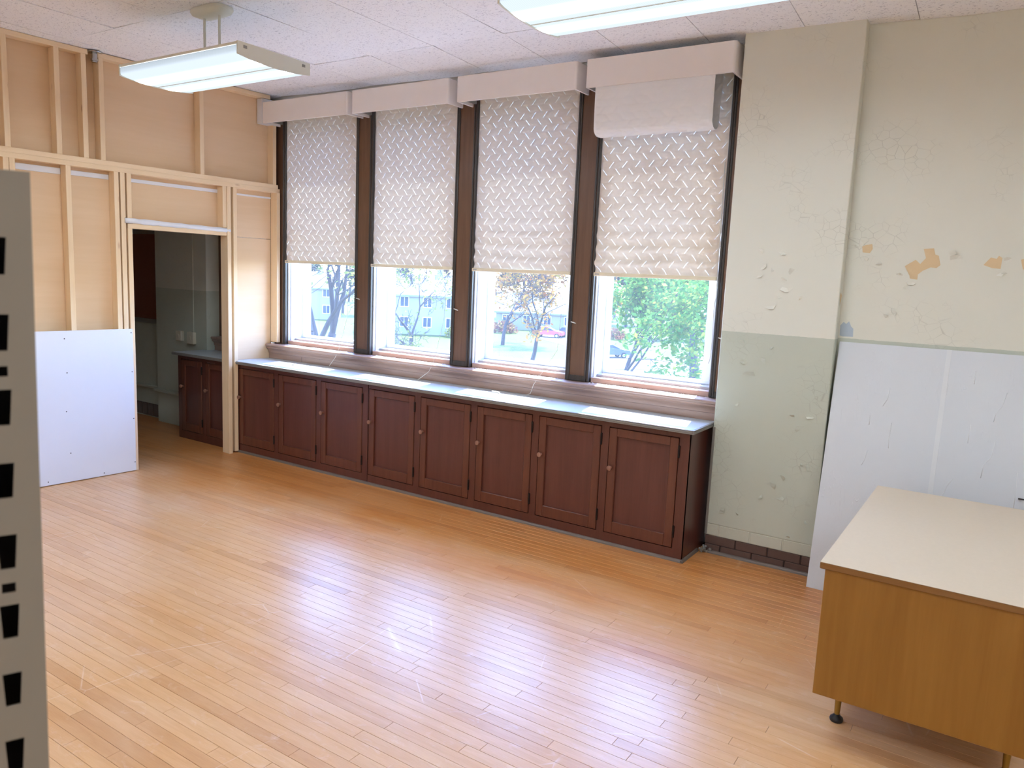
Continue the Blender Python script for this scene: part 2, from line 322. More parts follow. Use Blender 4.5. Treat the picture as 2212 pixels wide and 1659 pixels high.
# ------------------------------------------------------------------ mesh helpers
WL = {}     # world position of the origin of every object built here
class MB:
    """collects shapes in world coordinates, then builds ONE mesh object"""
    def __init__(s): s.v = []; s.f = []
    def add(s, vs, fs):
        k = len(s.v); s.v += [tuple(x) for x in vs]; s.f += [tuple(i+k for i in f) for f in fs]; return s
    def box(s, lo, hi):
        x0, y0, z0 = [min(a, b) for a, b in zip(lo, hi)]; x1, y1, z1 = [max(a, b) for a, b in zip(lo, hi)]
        return s.add([(x0,y0,z0),(x1,y0,z0),(x1,y1,z0),(x0,y1,z0),(x0,y0,z1),(x1,y0,z1),(x1,y1,z1),(x0,y1,z1)],
                     [(3,2,1,0),(4,5,6,7),(0,1,5,4),(1,2,6,5),(2,3,7,6),(3,0,4,7)])
    def cbox(s, lo, hi, c):
        """box with chamfered edges (48 triangles or so)"""
        bm = bmesh.new(); bmesh.ops.create_cube(bm, size=1)
        for v in bm.verts: v.co = Vector([(lo[i]+hi[i])/2+v.co[i]*(hi[i]-lo[i]) for i in range(3)])
        bmesh.ops.bevel(bm, geom=bm.edges[:], offset=c, segments=1, affect='EDGES')
        return s.bm(bm)
    def bm(s, bm):
        bm.verts.index_update(); s.add([v.co[:] for v in bm.verts], [[v.index for v in f.verts] for f in bm.faces]); bm.free(); return s
    def tube(s, pts, r, n=8, cap=True):
        pts = [Vector(p) for p in pts]; rs = r if isinstance(r, (list, tuple)) else [r]*len(pts)
        k = len(s.v); prev = None
        for i, p in enumerate(pts):
            d = (pts[min(i+1, len(pts)-1)]-pts[max(i-1, 0)]).normalized()
            ref = Vector((0, 0, 1)) if abs(d.z) < 0.95 else Vector((1, 0, 0))
            if prev is not None and abs(prev.dot(d)) < 0.95: ref = prev
            a = (ref-d*ref.dot(d)).normalized(); b = d.cross(a); prev = a
            for j in range(n):
                t = 2*PI*j/n; s.v.append(tuple(p+(a*math.cos(t)+b*math.sin(t))*rs[i]))
        for i in range(len(pts)-1):
            for j in range(n):
                s.f.append((k+i*n+j, k+i*n+(j+1) % n, k+(i+1)*n+(j+1) % n, k+(i+1)*n+j))
        if cap:
            s.f.append(tuple(k+j for j in range(n))[::-1]); s.f.append(tuple(k+(len(pts)-1)*n+j for j in range(n)))
        return s
    def lathe(s, prof, origin, axis='z', n=16):
        """profile = [(radius, height)...] spun round an axis through origin"""
        k = len(s.v); o = Vector(origin)
        for r, h in prof:
            for j in range(n):
                t = 2*PI*j/n; a, b = r*math.cos(t), r*math.sin(t)
                d = {'z': (a, b, h), 'y': (a, h, b), '-y': (a, -h, b), 'x': (h, a, b)}[axis]
                s.v.append(tuple(o+Vector(d)))
        for i in range(len(prof)-1):
            for j in range(n): s.f.append((k+i*n+j, k+i*n+(j+1) % n, k+(i+1)*n+(j+1) % n, k+(i+1)*n+j))
        s.f.append(tuple(k+j for j in range(n))[::-1]); s.f.append(tuple(k+(len(prof)-1)*n+j for j in range(n)))
        return s
    def prism(s, poly, lo, hi, axis):
        """polygon (2D) extruded along axis from lo to hi; polygon coords are the two other axes in order"""
        n = len(poly); k = len(s.v)
        for h in (lo, hi):
            for a, b in poly:
                s.v.append({'x': (h, a, b), 'y': (a, h, b), 'z': (a, b, h)}[axis])
        s.f.append(tuple(k+i for i in range(n))[::-1]); s.f.append(tuple(k+n+i for i in range(n)))
        for i in range(n): s.f.append((k+i, k+(i+1) % n, k+n+(i+1) % n, k+n+i))
        return s
    def build(s, name, mat, parent=None, smooth=False, attr=None, attr_v=None):
        me = bpy.data.meshes.new(name)
        if parent is not None: o0 = WL[parent.name]
        else:
            xs = [v[0] for v in s.v]; ys = [v[1] for v in s.v]; zs = [v[2] for v in s.v]
            o0 = Vector(((min(xs)+max(xs))/2, (min(ys)+max(ys))/2, min(zs)))
        me.from_pydata([(v[0]-o0.x, v[1]-o0.y, v[2]-o0.z) for v in s.v], [], s.f)
        if attr:
            a = me.attributes.new(attr[0], 'FLOAT', 'POINT'); a.data.foreach_set('value', attr[1])
        if attr_v:
            a = me.attributes.new(attr_v[0], 'FLOAT_VECTOR', 'POINT'); a.data.foreach_set('vector', [c for v in attr_v[1] for c in v])
        me.materials.append(mat if not isinstance(mat, str) else M[mat])
        bm = bmesh.new(); bm.from_mesh(me); bmesh.ops.recalc_face_normals(bm, faces=bm.faces); bm.to_mesh(me); bm.free()
        if smooth:
            me.shade_smooth()
            if smooth is not True: me.set_sharp_from_angle(angle=math.radians(smooth))
        ob = bpy.data.objects.new(name, me); COL.objects.link(ob)
        if parent is not None: ob.parent = parent
        else: ob.location = o0
        WL[ob.name] = o0
        return ob
def tag(o, label=None, cat=None, group=None, kind=None):
    if label: o['label'] = label
    if cat: o['category'] = cat
    if group: o['group'] = group
    if kind: o['kind'] = kind
    return o
def thing(name, label, cat, loc=(0, 0, 0), group=None, kind=None):
    o = bpy.data.objects.new(name, None); COL.objects.link(o); o.location = loc; o.empty_display_size = 0.1
    WL[o.name] = Vector(loc); return tag(o, label, cat, group, kind)
def box(name, lo, hi, mat, parent=None, c=0.0):
    mb = MB()
    mb.cbox(lo, hi, c) if c else mb.box(lo, hi)
    return mb.build(name, mat, parent)
def copy_tree(o, delta, parent=None):
    c = o.copy(); COL.objects.link(c); c.parent = parent
    if parent is None: c.location = Vector(o.location)+Vector(delta)
    WL[c.name] = WL[o.name]+Vector(delta)
    for ch in o.children: copy_tree(ch, delta, c)
    return c
def proj(p):
    d = Vector(p)-EYE; z = d.dot(cF)
    if z < 0.05: return None
    return 1106+1649.19*d.dot(cR)/z, 829.5-1649.19*d.dot(cU)/z, z

# ================================================================== STRUCTURE
CAB_Y = 4.618; PIER_Y = 4.93; WALL_Y = 5.02; TRIM_Y = 5.08; CEIL = 3.385
# ---- floor: subfloor slab + maple strips running along the window wall
floor = tag(box('floor', (-9.0, -3.2, -0.12), (3.2, 5.3, -0.013), 'gap'), 'honey coloured maple strip floor worn and scuffed, reflecting the windows', 'floor', kind='structure')
def build_planks():
    rg = random.Random(5); w = 0.0572; allp = []
    nrow = 0; y = -3.1
    while y < 5.02:
        x = -8.9+rg.uniform(-1.2, 0)
        while x < 3.1:
            L = rg.choice((0.55, 0.8, 1.0, 1.2, 1.5, 1.8, 2.2))*rg.uniform(0.85, 1.15)
            a, b = max(x, -8.9), min(x+L, 3.1)
            if b-a > 0.05: allp.append((a, b, y, y+w))
            x += L
        y += w; nrow += 1
    def score(q):
        a, b, y0, y1 = q
        ps = [proj((xx, (y0+y1)/2, 0)) for xx in (a*0.98+b*0.02, (a*3+b)/4, (a+b)/2, (a+3*b)/4, a*0.02+b*0.98)]
        vis = [p for p in ps if p and 95 < p[0] < 2212 and 0 < p[1] < 1659]
        if not vis or y1 > 4.62 or a < -6.3: return 0
        return len(vis)*w*(b-a)/min(p[2] for p in vis)**3
    allp.sort(key=score, reverse=True)
    def shape(q, rnd, dz):
        a, b, y0, y1 = q; g = 0.0006; c = 0.0007
        a += g; b -= g; y0 += g; y1 -= g
        return ([(a,y0,-0.0135),(b,y0,-0.0135),(b,y1,-0.0135),(a,y1,-0.0135),(a,y0,dz-c),(b,y0,dz-c),(b,y1,dz-c),(a,y1,dz-c),(a+c,y0+c,dz),(b-c,y0+c,dz),(b-c,y1-c,dz),(a+c,y1-c,dz)],
                [(0,1,5,4),(1,2,6,5),(2,3,7,6),(3,0,4,7),(4,5,9,8),(5,6,10,9),(6,7,11,10),(7,4,8,11),(8,9,10,11)])
    rest = MB(); ra = []
    for i, q in enumerate(allp):
        r = rg.random(); dz = rg.uniform(-0.0004, 0.0)
        vs, fs = shape(q, r, dz)
        if i < 300:
            MB().add(vs, fs).build('floor_plank', 'plank', floor, attr=('rnd', [r]*12))
        else:
            rest.add(vs, fs); ra += [r]*12
    tag(rest.build('floor_plank_remainder', 'plank', floor, attr=('rnd', ra)), 'narrow maple strips of the rest of the floor', kind='stuff')
build_planks()

# ---- ceiling: 2 x 4 ft mineral tiles, the last row sagging towards the windows
def zc(x, y):
    t = max(0.0, (y-4.395)/0.625)
    s = 0.0 if x < -6 else 0.02*(x+6)/2.5 if x < -3.5 else 0.02+0.025*(x+3.5)/1.9 if x < -1.6 else 0.045+0.03*(x+1.6)/1.6
    return CEIL-t*s
ceiling = tag(box('ceiling', (-9.0, -3.2, 3.44), (3.2, 5.4, 3.6), 'plenum'), 'white fissured ceiling of large rectangular tiles', 'ceiling', kind='structure')
def build_ceiling():
    rg = random.Random(2)
    xs = [-9.1+0.1+0.604*k for k in range(21)]; off = -6.077-xs[5]; xs = [x+off for x in xs]
    ys = [-1.95, -0.69, 0.58, 1.85, 3.12, 4.395, 5.02]
    for j in range(len(ys)-1):
        for i in range(len(xs)-1):
            a, b, y0, y1 = max(xs[i], -8.95), min(xs[i+1], 3.15), ys[j], ys[j+1]
            if j == 5: y1 = 5.085 if a < -1.62 else 5.02
            g = 0.0022; lift = [rg.choice((0, 0, 0.003, 0.006)) for _ in range(4)]
            mb = MB(); n = 5 if j == 5 else 1; vs = []; fs = []
            for side in (0, 1):
                for q in range(n+1):
                    for p in range(3):
                        x = a+g+(b-a-2*g)*p/2; y = y0+g+(y1-y0-2*g)*q/n
                        lf = lift[(p//2)+2*(q//n if n else 0)] if p in (0, 2) and q in (0, n) else 0.0
                        wob = 0.006*math.sin(x*5.1+0.7) if (j == 5 and q == n) else 0
                        vs.append((x, y, zc(x, y)+wob+lf+(0.019 if side else 0)))
            K = 3*(n+1)
            for q in range(n):
                for p in range(2):
                    c0 = q*3+p; fs.append((c0, c0+3, c0+4, c0+1)); fs.append((K+c0, K+c0+1, K+c0+4, K+c0+3))
            rim = [p for p in range(3)]+[3*q+2 for q in range(1, n+1)]+[3*n+1, 3*n]+[3*q for q in range(n-1, 0, -1)]
            for t in range(len(rim)):
                u, v = rim[t], rim[(t+1) % len(rim)]; fs.append((u, v, K+v, K+u))
            mb.add(vs, fs).build('ceiling_tile', 'tile', ceiling)
build_ceiling()

# ---- masonry of the window wall
OPEN = [(-6.015, -5.075), (-4.872, -3.950), (-3.745, -2.830), (-2.633, -1.697)]
mb = MB()
mb.box((-6.25, 5.10, 0), (-1.6, 5.45, 1.0)); mb.box((-6.98, 5.10, 3.22), (-1.6, 5.45, 3.6)); mb.box((-6.98, 5.10, 0), (-6.25, 5.45, 1.0))
tag(mb.build('wall_window', 'wall_white'), 'masonry under and over the row of four windows', 'wall', kind='structure')
# pier between the windows and the right wall, painted in two tones, brick showing at the foot
pier = tag(box('wall_pier', (-1.60, PIER_Y, 0.20), (-0.90, 5.45, 3.6), 'paint_pier', None, 0.004), 'peeling two tone pier, cream above grey green, right of the windows', 'wall', kind='structure')
box('core', (-1.596, PIER_Y+0.008, -0.01), (-0.904, 5.44, 0.121), 'mortar', pier); box('core', (-1.596, PIER_Y+0.003, 0.1211), (-0.904, 5.44, 0.205), 'brick_cream', pier)
wright = tag(box('wall_right', (-0.902, WALL_Y, 0), (3.2, 5.45, 3.6), 'paint'), 'cream painted wall with peeling patches above the leaning white sheet', 'wall', kind='structure')
def bricks():
    rg = random.Random(9)
    # dark base courses and one cream course over them
    for c, (z0, z1, mat, offx) in enumerate(((0.0, 0.0575, 'brick', 0.1), (0.0615, 0.119, 'brick', 0.0), (0.1235, 0.1965, 'brick_cream', 0.12))):
        x = -1.597-offx
        while x < -0.905:
            a, b = max(x, -1.597), min(x+0.205, -0.903)
            if b-a > 0.03:
                e = rg.uniform(-0.002, 0.002)
                box('brick', (a+0.002, PIER_Y+e*0.6, z0), (b-0.002, PIER_Y+0.03, z1), mat, pier, 0.002)
            x += 0.21
bricks()
def flakes():
    rg = random.Random(3)
    pts = [(-1.392,2.02),(-1.249,2.015),(-1.376,1.926),(-1.386,1.868),(-1.317,1.907),(-1.241,1.845),(-1.208,1.796),(-1.183,1.897),(-1.113,1.737),(-1.246,1.744),(-1.297,1.683),(-1.467,1.435),(-1.274,1.422),(-1.434,1.318),(-1.397,1.231),(-1.463,1.033),(-1.107,0.998),(-1.004,1.012),(-1.045,0.925),(-0.967,0.694),(-1.01,0.704),(-1.261,0.448),(-1.131,0.467),(-1.511,0.307),(-1.401,0.302),(-1.062,0.22),(-0.955,0.341),(-1.135,0.596),(-1.195,0.531),(-1.324,1.329)]
    def flake(x, z, y, par, mat, s):
        n = rg.choice((6, 7, 8)); lift_dir = rg.uniform(0, 2*PI); vs = []; fs = []
        ring = []
        for i in range(n):
            t = 2*PI*i/n+rg.uniform(-0.25, 0.25); r = s*rg.uniform(0.55, 1.05)
            up = max(0.0, math.cos(t-lift_dir))
            ring.append((r*math.cos(t)*1.15, r*math.sin(t)*0.8, 0.0006+0.011*up**2))
        for th in (0.0, 0.0005):
            vs.append((x, y-0.0012-th, z)); vs += [(x+u, y-l-th, z+v) for u, v, l in ring]
        K = n+1
        for i in range(n):
            j = (i+1) % n; fs += [(0, 1+i, 1+j), (K, K+1+j, K+1+i), (1+i, 1+j, K+1+j, K+1+i)]
        MB().add(vs, fs).build('paint_flake', mat, par)
    for x, z in pts: flake(x, z, PIER_Y, pier, 'paint_pier', rg.uniform(0.018, 0.042))
    for x, z in [(-0.86,2.06),(-0.80,1.99),(-0.60,1.90),(-0.36,2.03),(-0.32,2.0),(-0.53,1.86),(-0.55,1.83),(-0.62,1.68),(-0.66,1.66),(-0.07,2.0),(-0.10,1.93),(-0.72,1.97),(-0.83,2.1)]:
        flake(x, z, WALL_Y, wright, 'paint', rg.uniform(0.018, 0.042))
    def patch(poly, mat, name):
        MB().prism(poly, WALL_Y-0.0012, WALL_Y+0.002, 'y').build(name, mat, wright)
    patch([(-0.817,2.062),(-0.798,2.072),(-0.763,2.077),(-0.758,2.05),(-0.771,2.025),(-0.811,2.028)], 'bare', 'bare_patch')
    patch([(-0.489,2.054),(-0.437,2.058),(-0.427,2.023),(-0.409,2.017),(-0.395,1.965),(-0.413,1.947),(-0.443,1.95),(-0.482,1.929),(-0.504,1.908),(-0.504,1.878),(-0.543,1.883),(-0.547,1.9),(-0.577,1.953),(-0.524,1.991),(-0.498,1.968),(-0.472,2.002)], 'bare', 'bare_patch')
    patch([(-0.186,1.971),(-0.155,2.013),(-0.127,2.006),(-0.118,2.023),(-0.101,2.011),(-0.103,1.952),(-0.143,1.955)], 'bare', 'bare_patch')
    patch([(-0.015,2.004),(-0.002,2.009),(0.014,1.982),(0.013,1.945),(-0.001,1.955)], 'bare', 'bare_patch')
    patch([(-0.892,1.524),(-0.894,1.585),(-0.876,1.608),(-0.862,1.596),(-0.846,1.613),(-0.832,1.583),(-0.818,1.57),(-0.816,1.521),(-0.874,1.519)], 'bare_blue', 'bare_patch')
    MB().prism([(4.945,1.768),(4.962,1.785),(5.0,1.765),(4.985,1.735),(4.965,1.706),(4.955,1.74)], -0.899, -0.8985, 'x').build('bare_patch', 'bare', pier)
flakes()
# shoe moulding at the pier
def quarter(x0, y0, z0, r, n=5):
    return [(y0, z0)]+[(y0-r*math.cos(t*PI/2/n), z0+r*math.sin(t*PI/2/n)) for t in range(n+1)]
sh = MB().prism(quarter(0, PIER_Y-0.001, 0.0, 0.019), -1.575, -0.91, 'x').build('baseboard_right', 'shoe', None, 30)
tag(sh, 'grey quarter round moulding along the foot of the pier', 'moulding', kind='structure')
# unseen remaining walls of the room (they only close it for the light)
tag(box('wall_back', (-9.0, -3.4, 0), (3.2, -3.2, 3.6), 'wall_white'), 'plain cream wall behind the viewer', 'wall', kind='structure')
tag(box('wall_side', (3.2, -3.4, 0), (3.4, 5.45, 3.6), 'wall_white'), 'plain cream wall far to the right of the viewer', 'wall', kind='structure')

# ---- stud partition on the left
PX = -6.16; PB = -6.249       # stud face, back of studs
wl = thing('wall_left', 'unfinished stud partition of raw pine with tan backing boards and a doorway', 'partition', (PX, 3.9, 0), kind='structure')
def stud(y1, z0, z1, parent=None, x0=PB, x1=PX):
    return box('stud', (x0, y1-0.038, z0), (x1, y1, z1), 'stud_z', wl, 0.002)
for y in (2.09, 2.33, 2.755, 3.105, 3.30, 3.43, 4.282, 5.035): stud(y, 2.568, 3.345)
for y in (1.94, 2.35, 2.735, 2.776, 3.16, 3.525): stud(y, 0.038, 2.492)
stud(3.575, 0.0, 2.492); stud(3.627, 0.0, 2.05)
stud(5.070, 1.045, 2.492, x1=PX+0.012); stud(4.536, 0.0, 2.492, x0=PB-0.013, x1=PX+0.010); stud(4.604, 0.012, 2.492); stud(3.627, 2.12, 2.492); stud(4.497, 2.12, 2.492)
for z0, z1, y0, y1 in ((2.492, 2.53, -3.2, 5.076), (2.53, 2.568, -3.2, 5.055), (3.345, 3.383, -3.2, 3.315), (3.345, 3.381, 3.39, 4.97), (2.05, 2.088, 3.59, 4.497)):
    box('plate', (PB, y0, z0), (PX, y1, z1), 'stud_y', wl, 0.002)
box('plate', (PB, -3.2, 0.0), (PX, 3.54, 0.038), 'stud_y', wl, 0.002)
# backing boards on the far side of the studs
for y0, y1, z0, z1 in ((-3.2, 2.74, 2.52, 3.38), (2.742, 3.40, 2.52, 3.38), (3.402, 5.03, 2.52, 3.38), (-3.2, 2.6, 0.01, 2.518), (2.602, 3.60, 0.01, 2.518),
                       (3.602, 4.56, 2.07, 2.518), (4.562, 5.03, 2.052, 2.518), (4.562, 5.03, 0.0, 2.048)):
    box('backing_board', (PB-0.013, y0, z0), (PB-0.0005, y1, z1), 'board', wl)
# white jointing strips under the plate and over the door
for y0, y1, z0, z1 in ((2.78, 3.12, 2.425, 2.472), (3.162, 3.485, 2.43, 2.468), (3.63, 4.488, 2.432, 2.462), (4.61, 5.03, 2.435, 2.452)):
    box('joint_strip', (PB-0.0004, y0, z0), (PB+0.006, y1, z1), 'tape', wl, 0.0015)
mb = MB(); rg = random.Random(1); vs = []; fs = []
n = 24
for i in range(n+1):
    y = 3.565+(4.53-3.565)*i/n; zt = 2.135-0.018*i/n+rg.uniform(-0.003, 0.003); zb = 2.092-0.012*i/n+rg.uniform(-0.003, 0.003)
    d = PX+0.004+rg.uniform(0, 0.004)
    vs += [(d, y, zb), (d+0.008, y, (zb+zt)/2), (d, y, zt), (PX+0.0005, y, zt), (PX+0.0005, y, zb)]
    if i:
        for j in range(5): fs.append(((i-1)*5+j, (i-1)*5+(j+1) % 5, i*5+(j+1) % 5, i*5+j))
fs.append((0, 1, 2, 3, 4)); fs.append(tuple(n*5+j for j in range(5)))
tag(mb.add(vs, fs).build('plastic_strip', 'tape', wl, True), 'crumpled white plastic strip stapled over the door head')
box('blocking', (PB, 3.63, 2.088), (PX, 4.458, 2.12), 'stud_y', wl, 0.002)
wl.rotation_euler.z = -0.06        # the partition was not set quite square to the windows
# drywall on the lower left, screwed on
dw = box('drywall_sheet', (PX+0.0005, 1.2, 0.006), (PX+0.0132, 3.60, 1.222), 'drywall', wl, 0.0015)
for y, z in [(3.06,1.16),(3.07,0.89),(3.055,0.58),(3.075,0.24),(3.585,1.19),(3.585,0.86),(3.588,0.46),(3.59,0.08),(3.33,0.03),(2.90,0.035),(2.7,1.18)]:
    MB().lathe([(0.0045, 0), (0.0045, 0.0012)], (PX+0.0131, y, z), 'x', 8).build('screw', 'screw', dw)
# white patch around the first valance
box('white_patch', (PB+0.004, 4.88, 3.115), (PX-0.004, 5.03, 3.342), 'tape', wl, 0.002)

# ---- windows: stained mullions, white frames, panes with a painted glare veil
def trim(i, x0, x1, label, beads=(True, True)):
    t = tag(box('trim_%d' % i, (x0, TRIM_Y, 1.03), (x1, 5.42, 3.22), 'oak', None, 0.003), label, 'window trim', kind='structure')
    for k, (s, on) in enumerate(zip((-1, 1), beads)):
        if not on: continue
        xe = x0 if s < 0 else x1
        # two stepped dark stops against the opening
        box('stop', (xe-0.001 if s > 0 else xe-0.017, TRIM_Y-0.004, 1.032), (xe+0.017 if s > 0 else xe+0.001, TRIM_Y+0.03, 3.2), 'bead', t, 0.003)
        box('stop', (xe-0.018 if s > 0 else xe+0.004, TRIM_Y-0.010, 1.032), (xe-0.004 if s > 0 else xe+0.018, TRIM_Y+0.005, 3.2), 'bead', t, 0.003)
    return t
t0 = trim(1, -6.262, -6.030, 'narrow dark window trim left of the first window, beside the pine stud', (False, True))
t1 = trim(2, -5.060, -4.887, 'dark stained mullion between the first and second windows from the left')
t2 = trim(3, -3.935, -3.760, 'dark stained mullion between the two middle windows')
t3 = trim(4, -2.815, -2.648, 'dark stained mullion left of the window with the loose shade')
t4 = trim(5, -1.682, -1.602, 'dark stained trim strip between the last window and the pier', (True, False))
# plinth blocks and white cord cleats on the mullions
for t, x0, x1, zcl in ((t1, -5.060, -4.887, 1.53), (t2, -3.935, -3.760, 1.50), (t3, -2.815, -2.648, 1.47), (t4, -1.682, -1.602, 1.44)):
    box('plinth', (x0+0.004, TRIM_Y-0.006, 1.032), (x1-0.004, TRIM_Y+0.01, 1.075), 'bead', t, 0.003)
    xc = (x0+x1)/2-0.045 if t is not t4 else -1.64
    mb = MB().tube([(xc-0.022, TRIM_Y-0.016, zcl+0.006), (xc, TRIM_Y-0.010, zcl), (xc+0.022, TRIM_Y-0.016, zcl-0.004)], [0.003, 0.005, 0.003], 6)
    mb.tube([(xc, TRIM_Y+0.001, zcl), (xc, TRIM_Y-0.012, zcl)], 0.004, 6); mb.build('cord_cleat', 'cord', t, True)
WHERE = ['at the far left beside the stud wall', 'second from the left', 'third from the left', 'at the right beside the pier']
for i, (a, b) in enumerate(OPEN):
    w = thing('window_%d' % (i+1), 'white framed sash window below a quilted shade, '+WHERE[i], 'window', ((a+b)/2, 5.25, 1.03), kind='structure')
    for s, x in ((1, a), (-1, b)):
        def jb(nm, d0, d1, y0, y1, mat, z0=1.03): box(nm, (x+s*d0, y0, z0), (x+s*d1, y1, 3.21), mat, w, 0.002)
        jb('jamb', -0.012, 0.012, 5.105, 5.135, 'alu_grey'); jb('track', -0.012, 0.020, 5.135, 5.205, 'alu'); jb('track', -0.012, 0.010, 5.205, 5.40, 'alu')
        jb('sash_stile', 0.010, 0.036 if s > 0 else 0.130, 5.285, 5.325, 'alu', 1.09)
    box('sill_board', (a-0.01, 5.105, 1.028), (b+0.01, 5.21, 1.068), 'subsill', w, 0.004)
    box('sill_track', (a-0.01, 5.18, 1.066), (b+0.01, 5.29, 1.088), 'alu_grey', w, 0.003)
    box('sill_track', (a-0.01, 5.285, 1.03), (b+0.01, 5.42, 1.094), 'alu', w, 0.003)
    box('sash_rail', (a+0.012, 5.282, 1.093), (b-0.012, 5.328, 1.118), 'alu', w, 0.003)
    box('sash_rail', (a+0.012, 5.282, 2.12), (b-0.012, 5.328, 2.16), 'alu', w, 0.003)
    box('head', (a-0.01, 5.12, 3.19), (b+0.01, 5.42, 3.23), 'alu', w, 0.003)
    box('glass_pane', (a+0.030, 5.303, 1.11), (b-0.030, 5.307, 2.13), 'glass', w)
    box('glass_pane', (a+0.030, 5.303, 2.15), (b-0.030, 5.307, 3.2), 'glass', w)
# stool, cove and apron under all the windows
def stool(i, x0, x1, label):
    prof = [(5.11, 1.004), (5.11, 1.030), (4.975, 1.030), (4.967, 1.024), (4.965, 1.016), (4.969, 1.007), (4.978, 1.001), (4.981, 0.994), (4.979, 0.988), (4.985, 0.981),
            (4.997, 0.972), (5.004, 0.958), (5.006, 0.940), (5.012, 0.936), (5.012, 0.886), (5.11, 0.886)]
    return tag(MB().prism(prof, x0, x1, 'x').build('trim_%d' % i, 'oak_x', None, 30), label, 'window sill', kind='structure')
st = stool(6, -6.175, -1.603, 'long worn brown window stool with moulded edge above the pale counter')
box('joint', (-5.70, 5.0105, 0.888), (-5.697, 5.0125, 0.936), 'bead', st)
# crumbs of white paint along the stool
def crumbs():
    rg = random.Random(12); mb = MB()
    for a, b in OPEN:
        for _ in range(170):
            x = rg.uniform(a+0.02, b-0.01); y = 5.098-abs(rg.gauss(0, 0.028)); s = rg.uniform(0.002, 0.007)
            if y < 4.985: continue
            z = 1.0302; a0 = rg.uniform(0, PI)
            dx, dy = s*math.cos(a0), s*math.sin(a0)
            mb.add([(x-dx, y-dy, z), (x+dy*0.6, y-dx*0.6, z), (x+dx, y+dy, z+s*0.3), (x-dy*0.6, y+dx*0.6, z+s*0.2), (x, y, z+s*0.55)], [(0,1,4),(1,2,4),(2,3,4),(3,0,4),(3,2,1,0)])
    tag(mb.build('paint_crumbs', 'tape'), 'crumbs of flaked white paint strewn along the window stool', 'paint crumbs', kind='stuff')
crumbs()

# ================================================================== SHADES AND VALANCES
PITCH, ROWH = 0.102, 0.0495
def quilt_h(x, zq):
    """height of the quilted padding at pattern coords (x in pitches, zq in rows from the top)"""
    r = math.floor(zq); fz = zq-r; par = r % 2; sg = 1-2*par
    xs = x+sg*fz*0.40+par*0.90
    fx = abs((xs % 1.0)-0.5)              # 0 on the stitch
    du = min(1.0, fx/0.26); dz = 1-abs(fz-0.5)*2
    return 0.0066*(math.sqrt(du)*0.85+0.15)*(0.60+0.40*min(1.0, dz*2.6))
def quilt_panel(name, parent, x0, x1, ztop, zbot, y, mat, path=None, seed=0, gather=0.0):
    """path(t)->(y,z, ny,nz) lets the cloth run along a curve instead of hanging straight"""
    L = ztop-zbot if path is None else path[1]
    nx = int((x1-x0)/0.0062); nz = int(L/0.0062)
    vs = []; uv = []; fs = []
    for j in range(nz+1):
        s = L*j/nz
        zq = s/ROWH
        for i in range(nx+1):
            x = x0+(x1-x0)*i/nx
            h = quilt_h((x-x0)/PITCH+0.15*seed, zq)
            ed = min(x-x0, x1-x)/0.02; h *= min(1, ed)
            if path is None:
                t = j/nz
                fold = gather*max(0, t-0.62)/0.38
                yy = y-h-0.006*math.sin(x*3+seed)-fold*0.022*(0.5+0.5*math.sin(s*PI*2/(ROWH*2)+0.6*math.sin(x*7+seed)))
                sag = 0.004*noise.noise((x*5, s*9, seed))
                vs.append((x, yy+sag, ztop-s))
            else:
                py, pz, ny, nz_ = path[0](s); vs.append((x+0.004*math.sin(s*9), py+ny*h, pz+nz_*h))
            uv.append(((x-x0)/PITCH+0.15*seed, zq, 0))
    for j in range(nz):
        for i in range(nx):
            c = j*(nx+1)+i; fs.append((c, c+1, c+nx+2, c+nx+1))
    return MB().add(vs, fs).build(name, mat, parent, True, attr_v=('uvq', uv))
SHADE_LABEL = ['cream quilted herringbone shade lowered over the leftmost window', 'cream quilted herringbone shade lowered over the second window from the left',
               'cream quilted herringbone shade lowered over the third window from the left', 'tan stained quilted shade with a loose white loop hanging over its top']
BOT = [1.842, 1.838, 1.836, 1.838]
CORDS = [[(-5.13, 5.07, 1.83), (-5.135, 5.05, 1.35), (-5.18, 4.985, 1.04), (-5.19, 4.955, 0.98), (-5.25, 4.93, 0.888)],
         [(-3.99, 5.07, 1.83), (-4.005, 5.05, 1.4), (-4.05, 4.985, 1.045), (-4.07, 4.95, 0.97), (-4.17, 4.92, 0.888)],
         [(-2.87, 5.07, 1.83), (-2.90, 5.06, 1.25), (-3.0, 4.99, 1.05), (-3.035, 4.957, 0.98), (-3.05, 4.94, 0.91), (-3.10, 4.93, 0.888), (-3.22, 4.90, 0.888)],
         [(-1.712, 5.07, 2.6), (-1.70, 5.06, 1.9), (-1.694, 5.055, 1.72), (-1.703, 5.055, 1.66), (-1.70, 5.058, 1.40), (-1.704, 5.058, 1.30), (-1.712, 5.058, 1.265)]]
def rail_tip(p, q, parent):
    MB().tube([p, q], 0.006, 8).build('cord_pull', 'cord', parent, True)
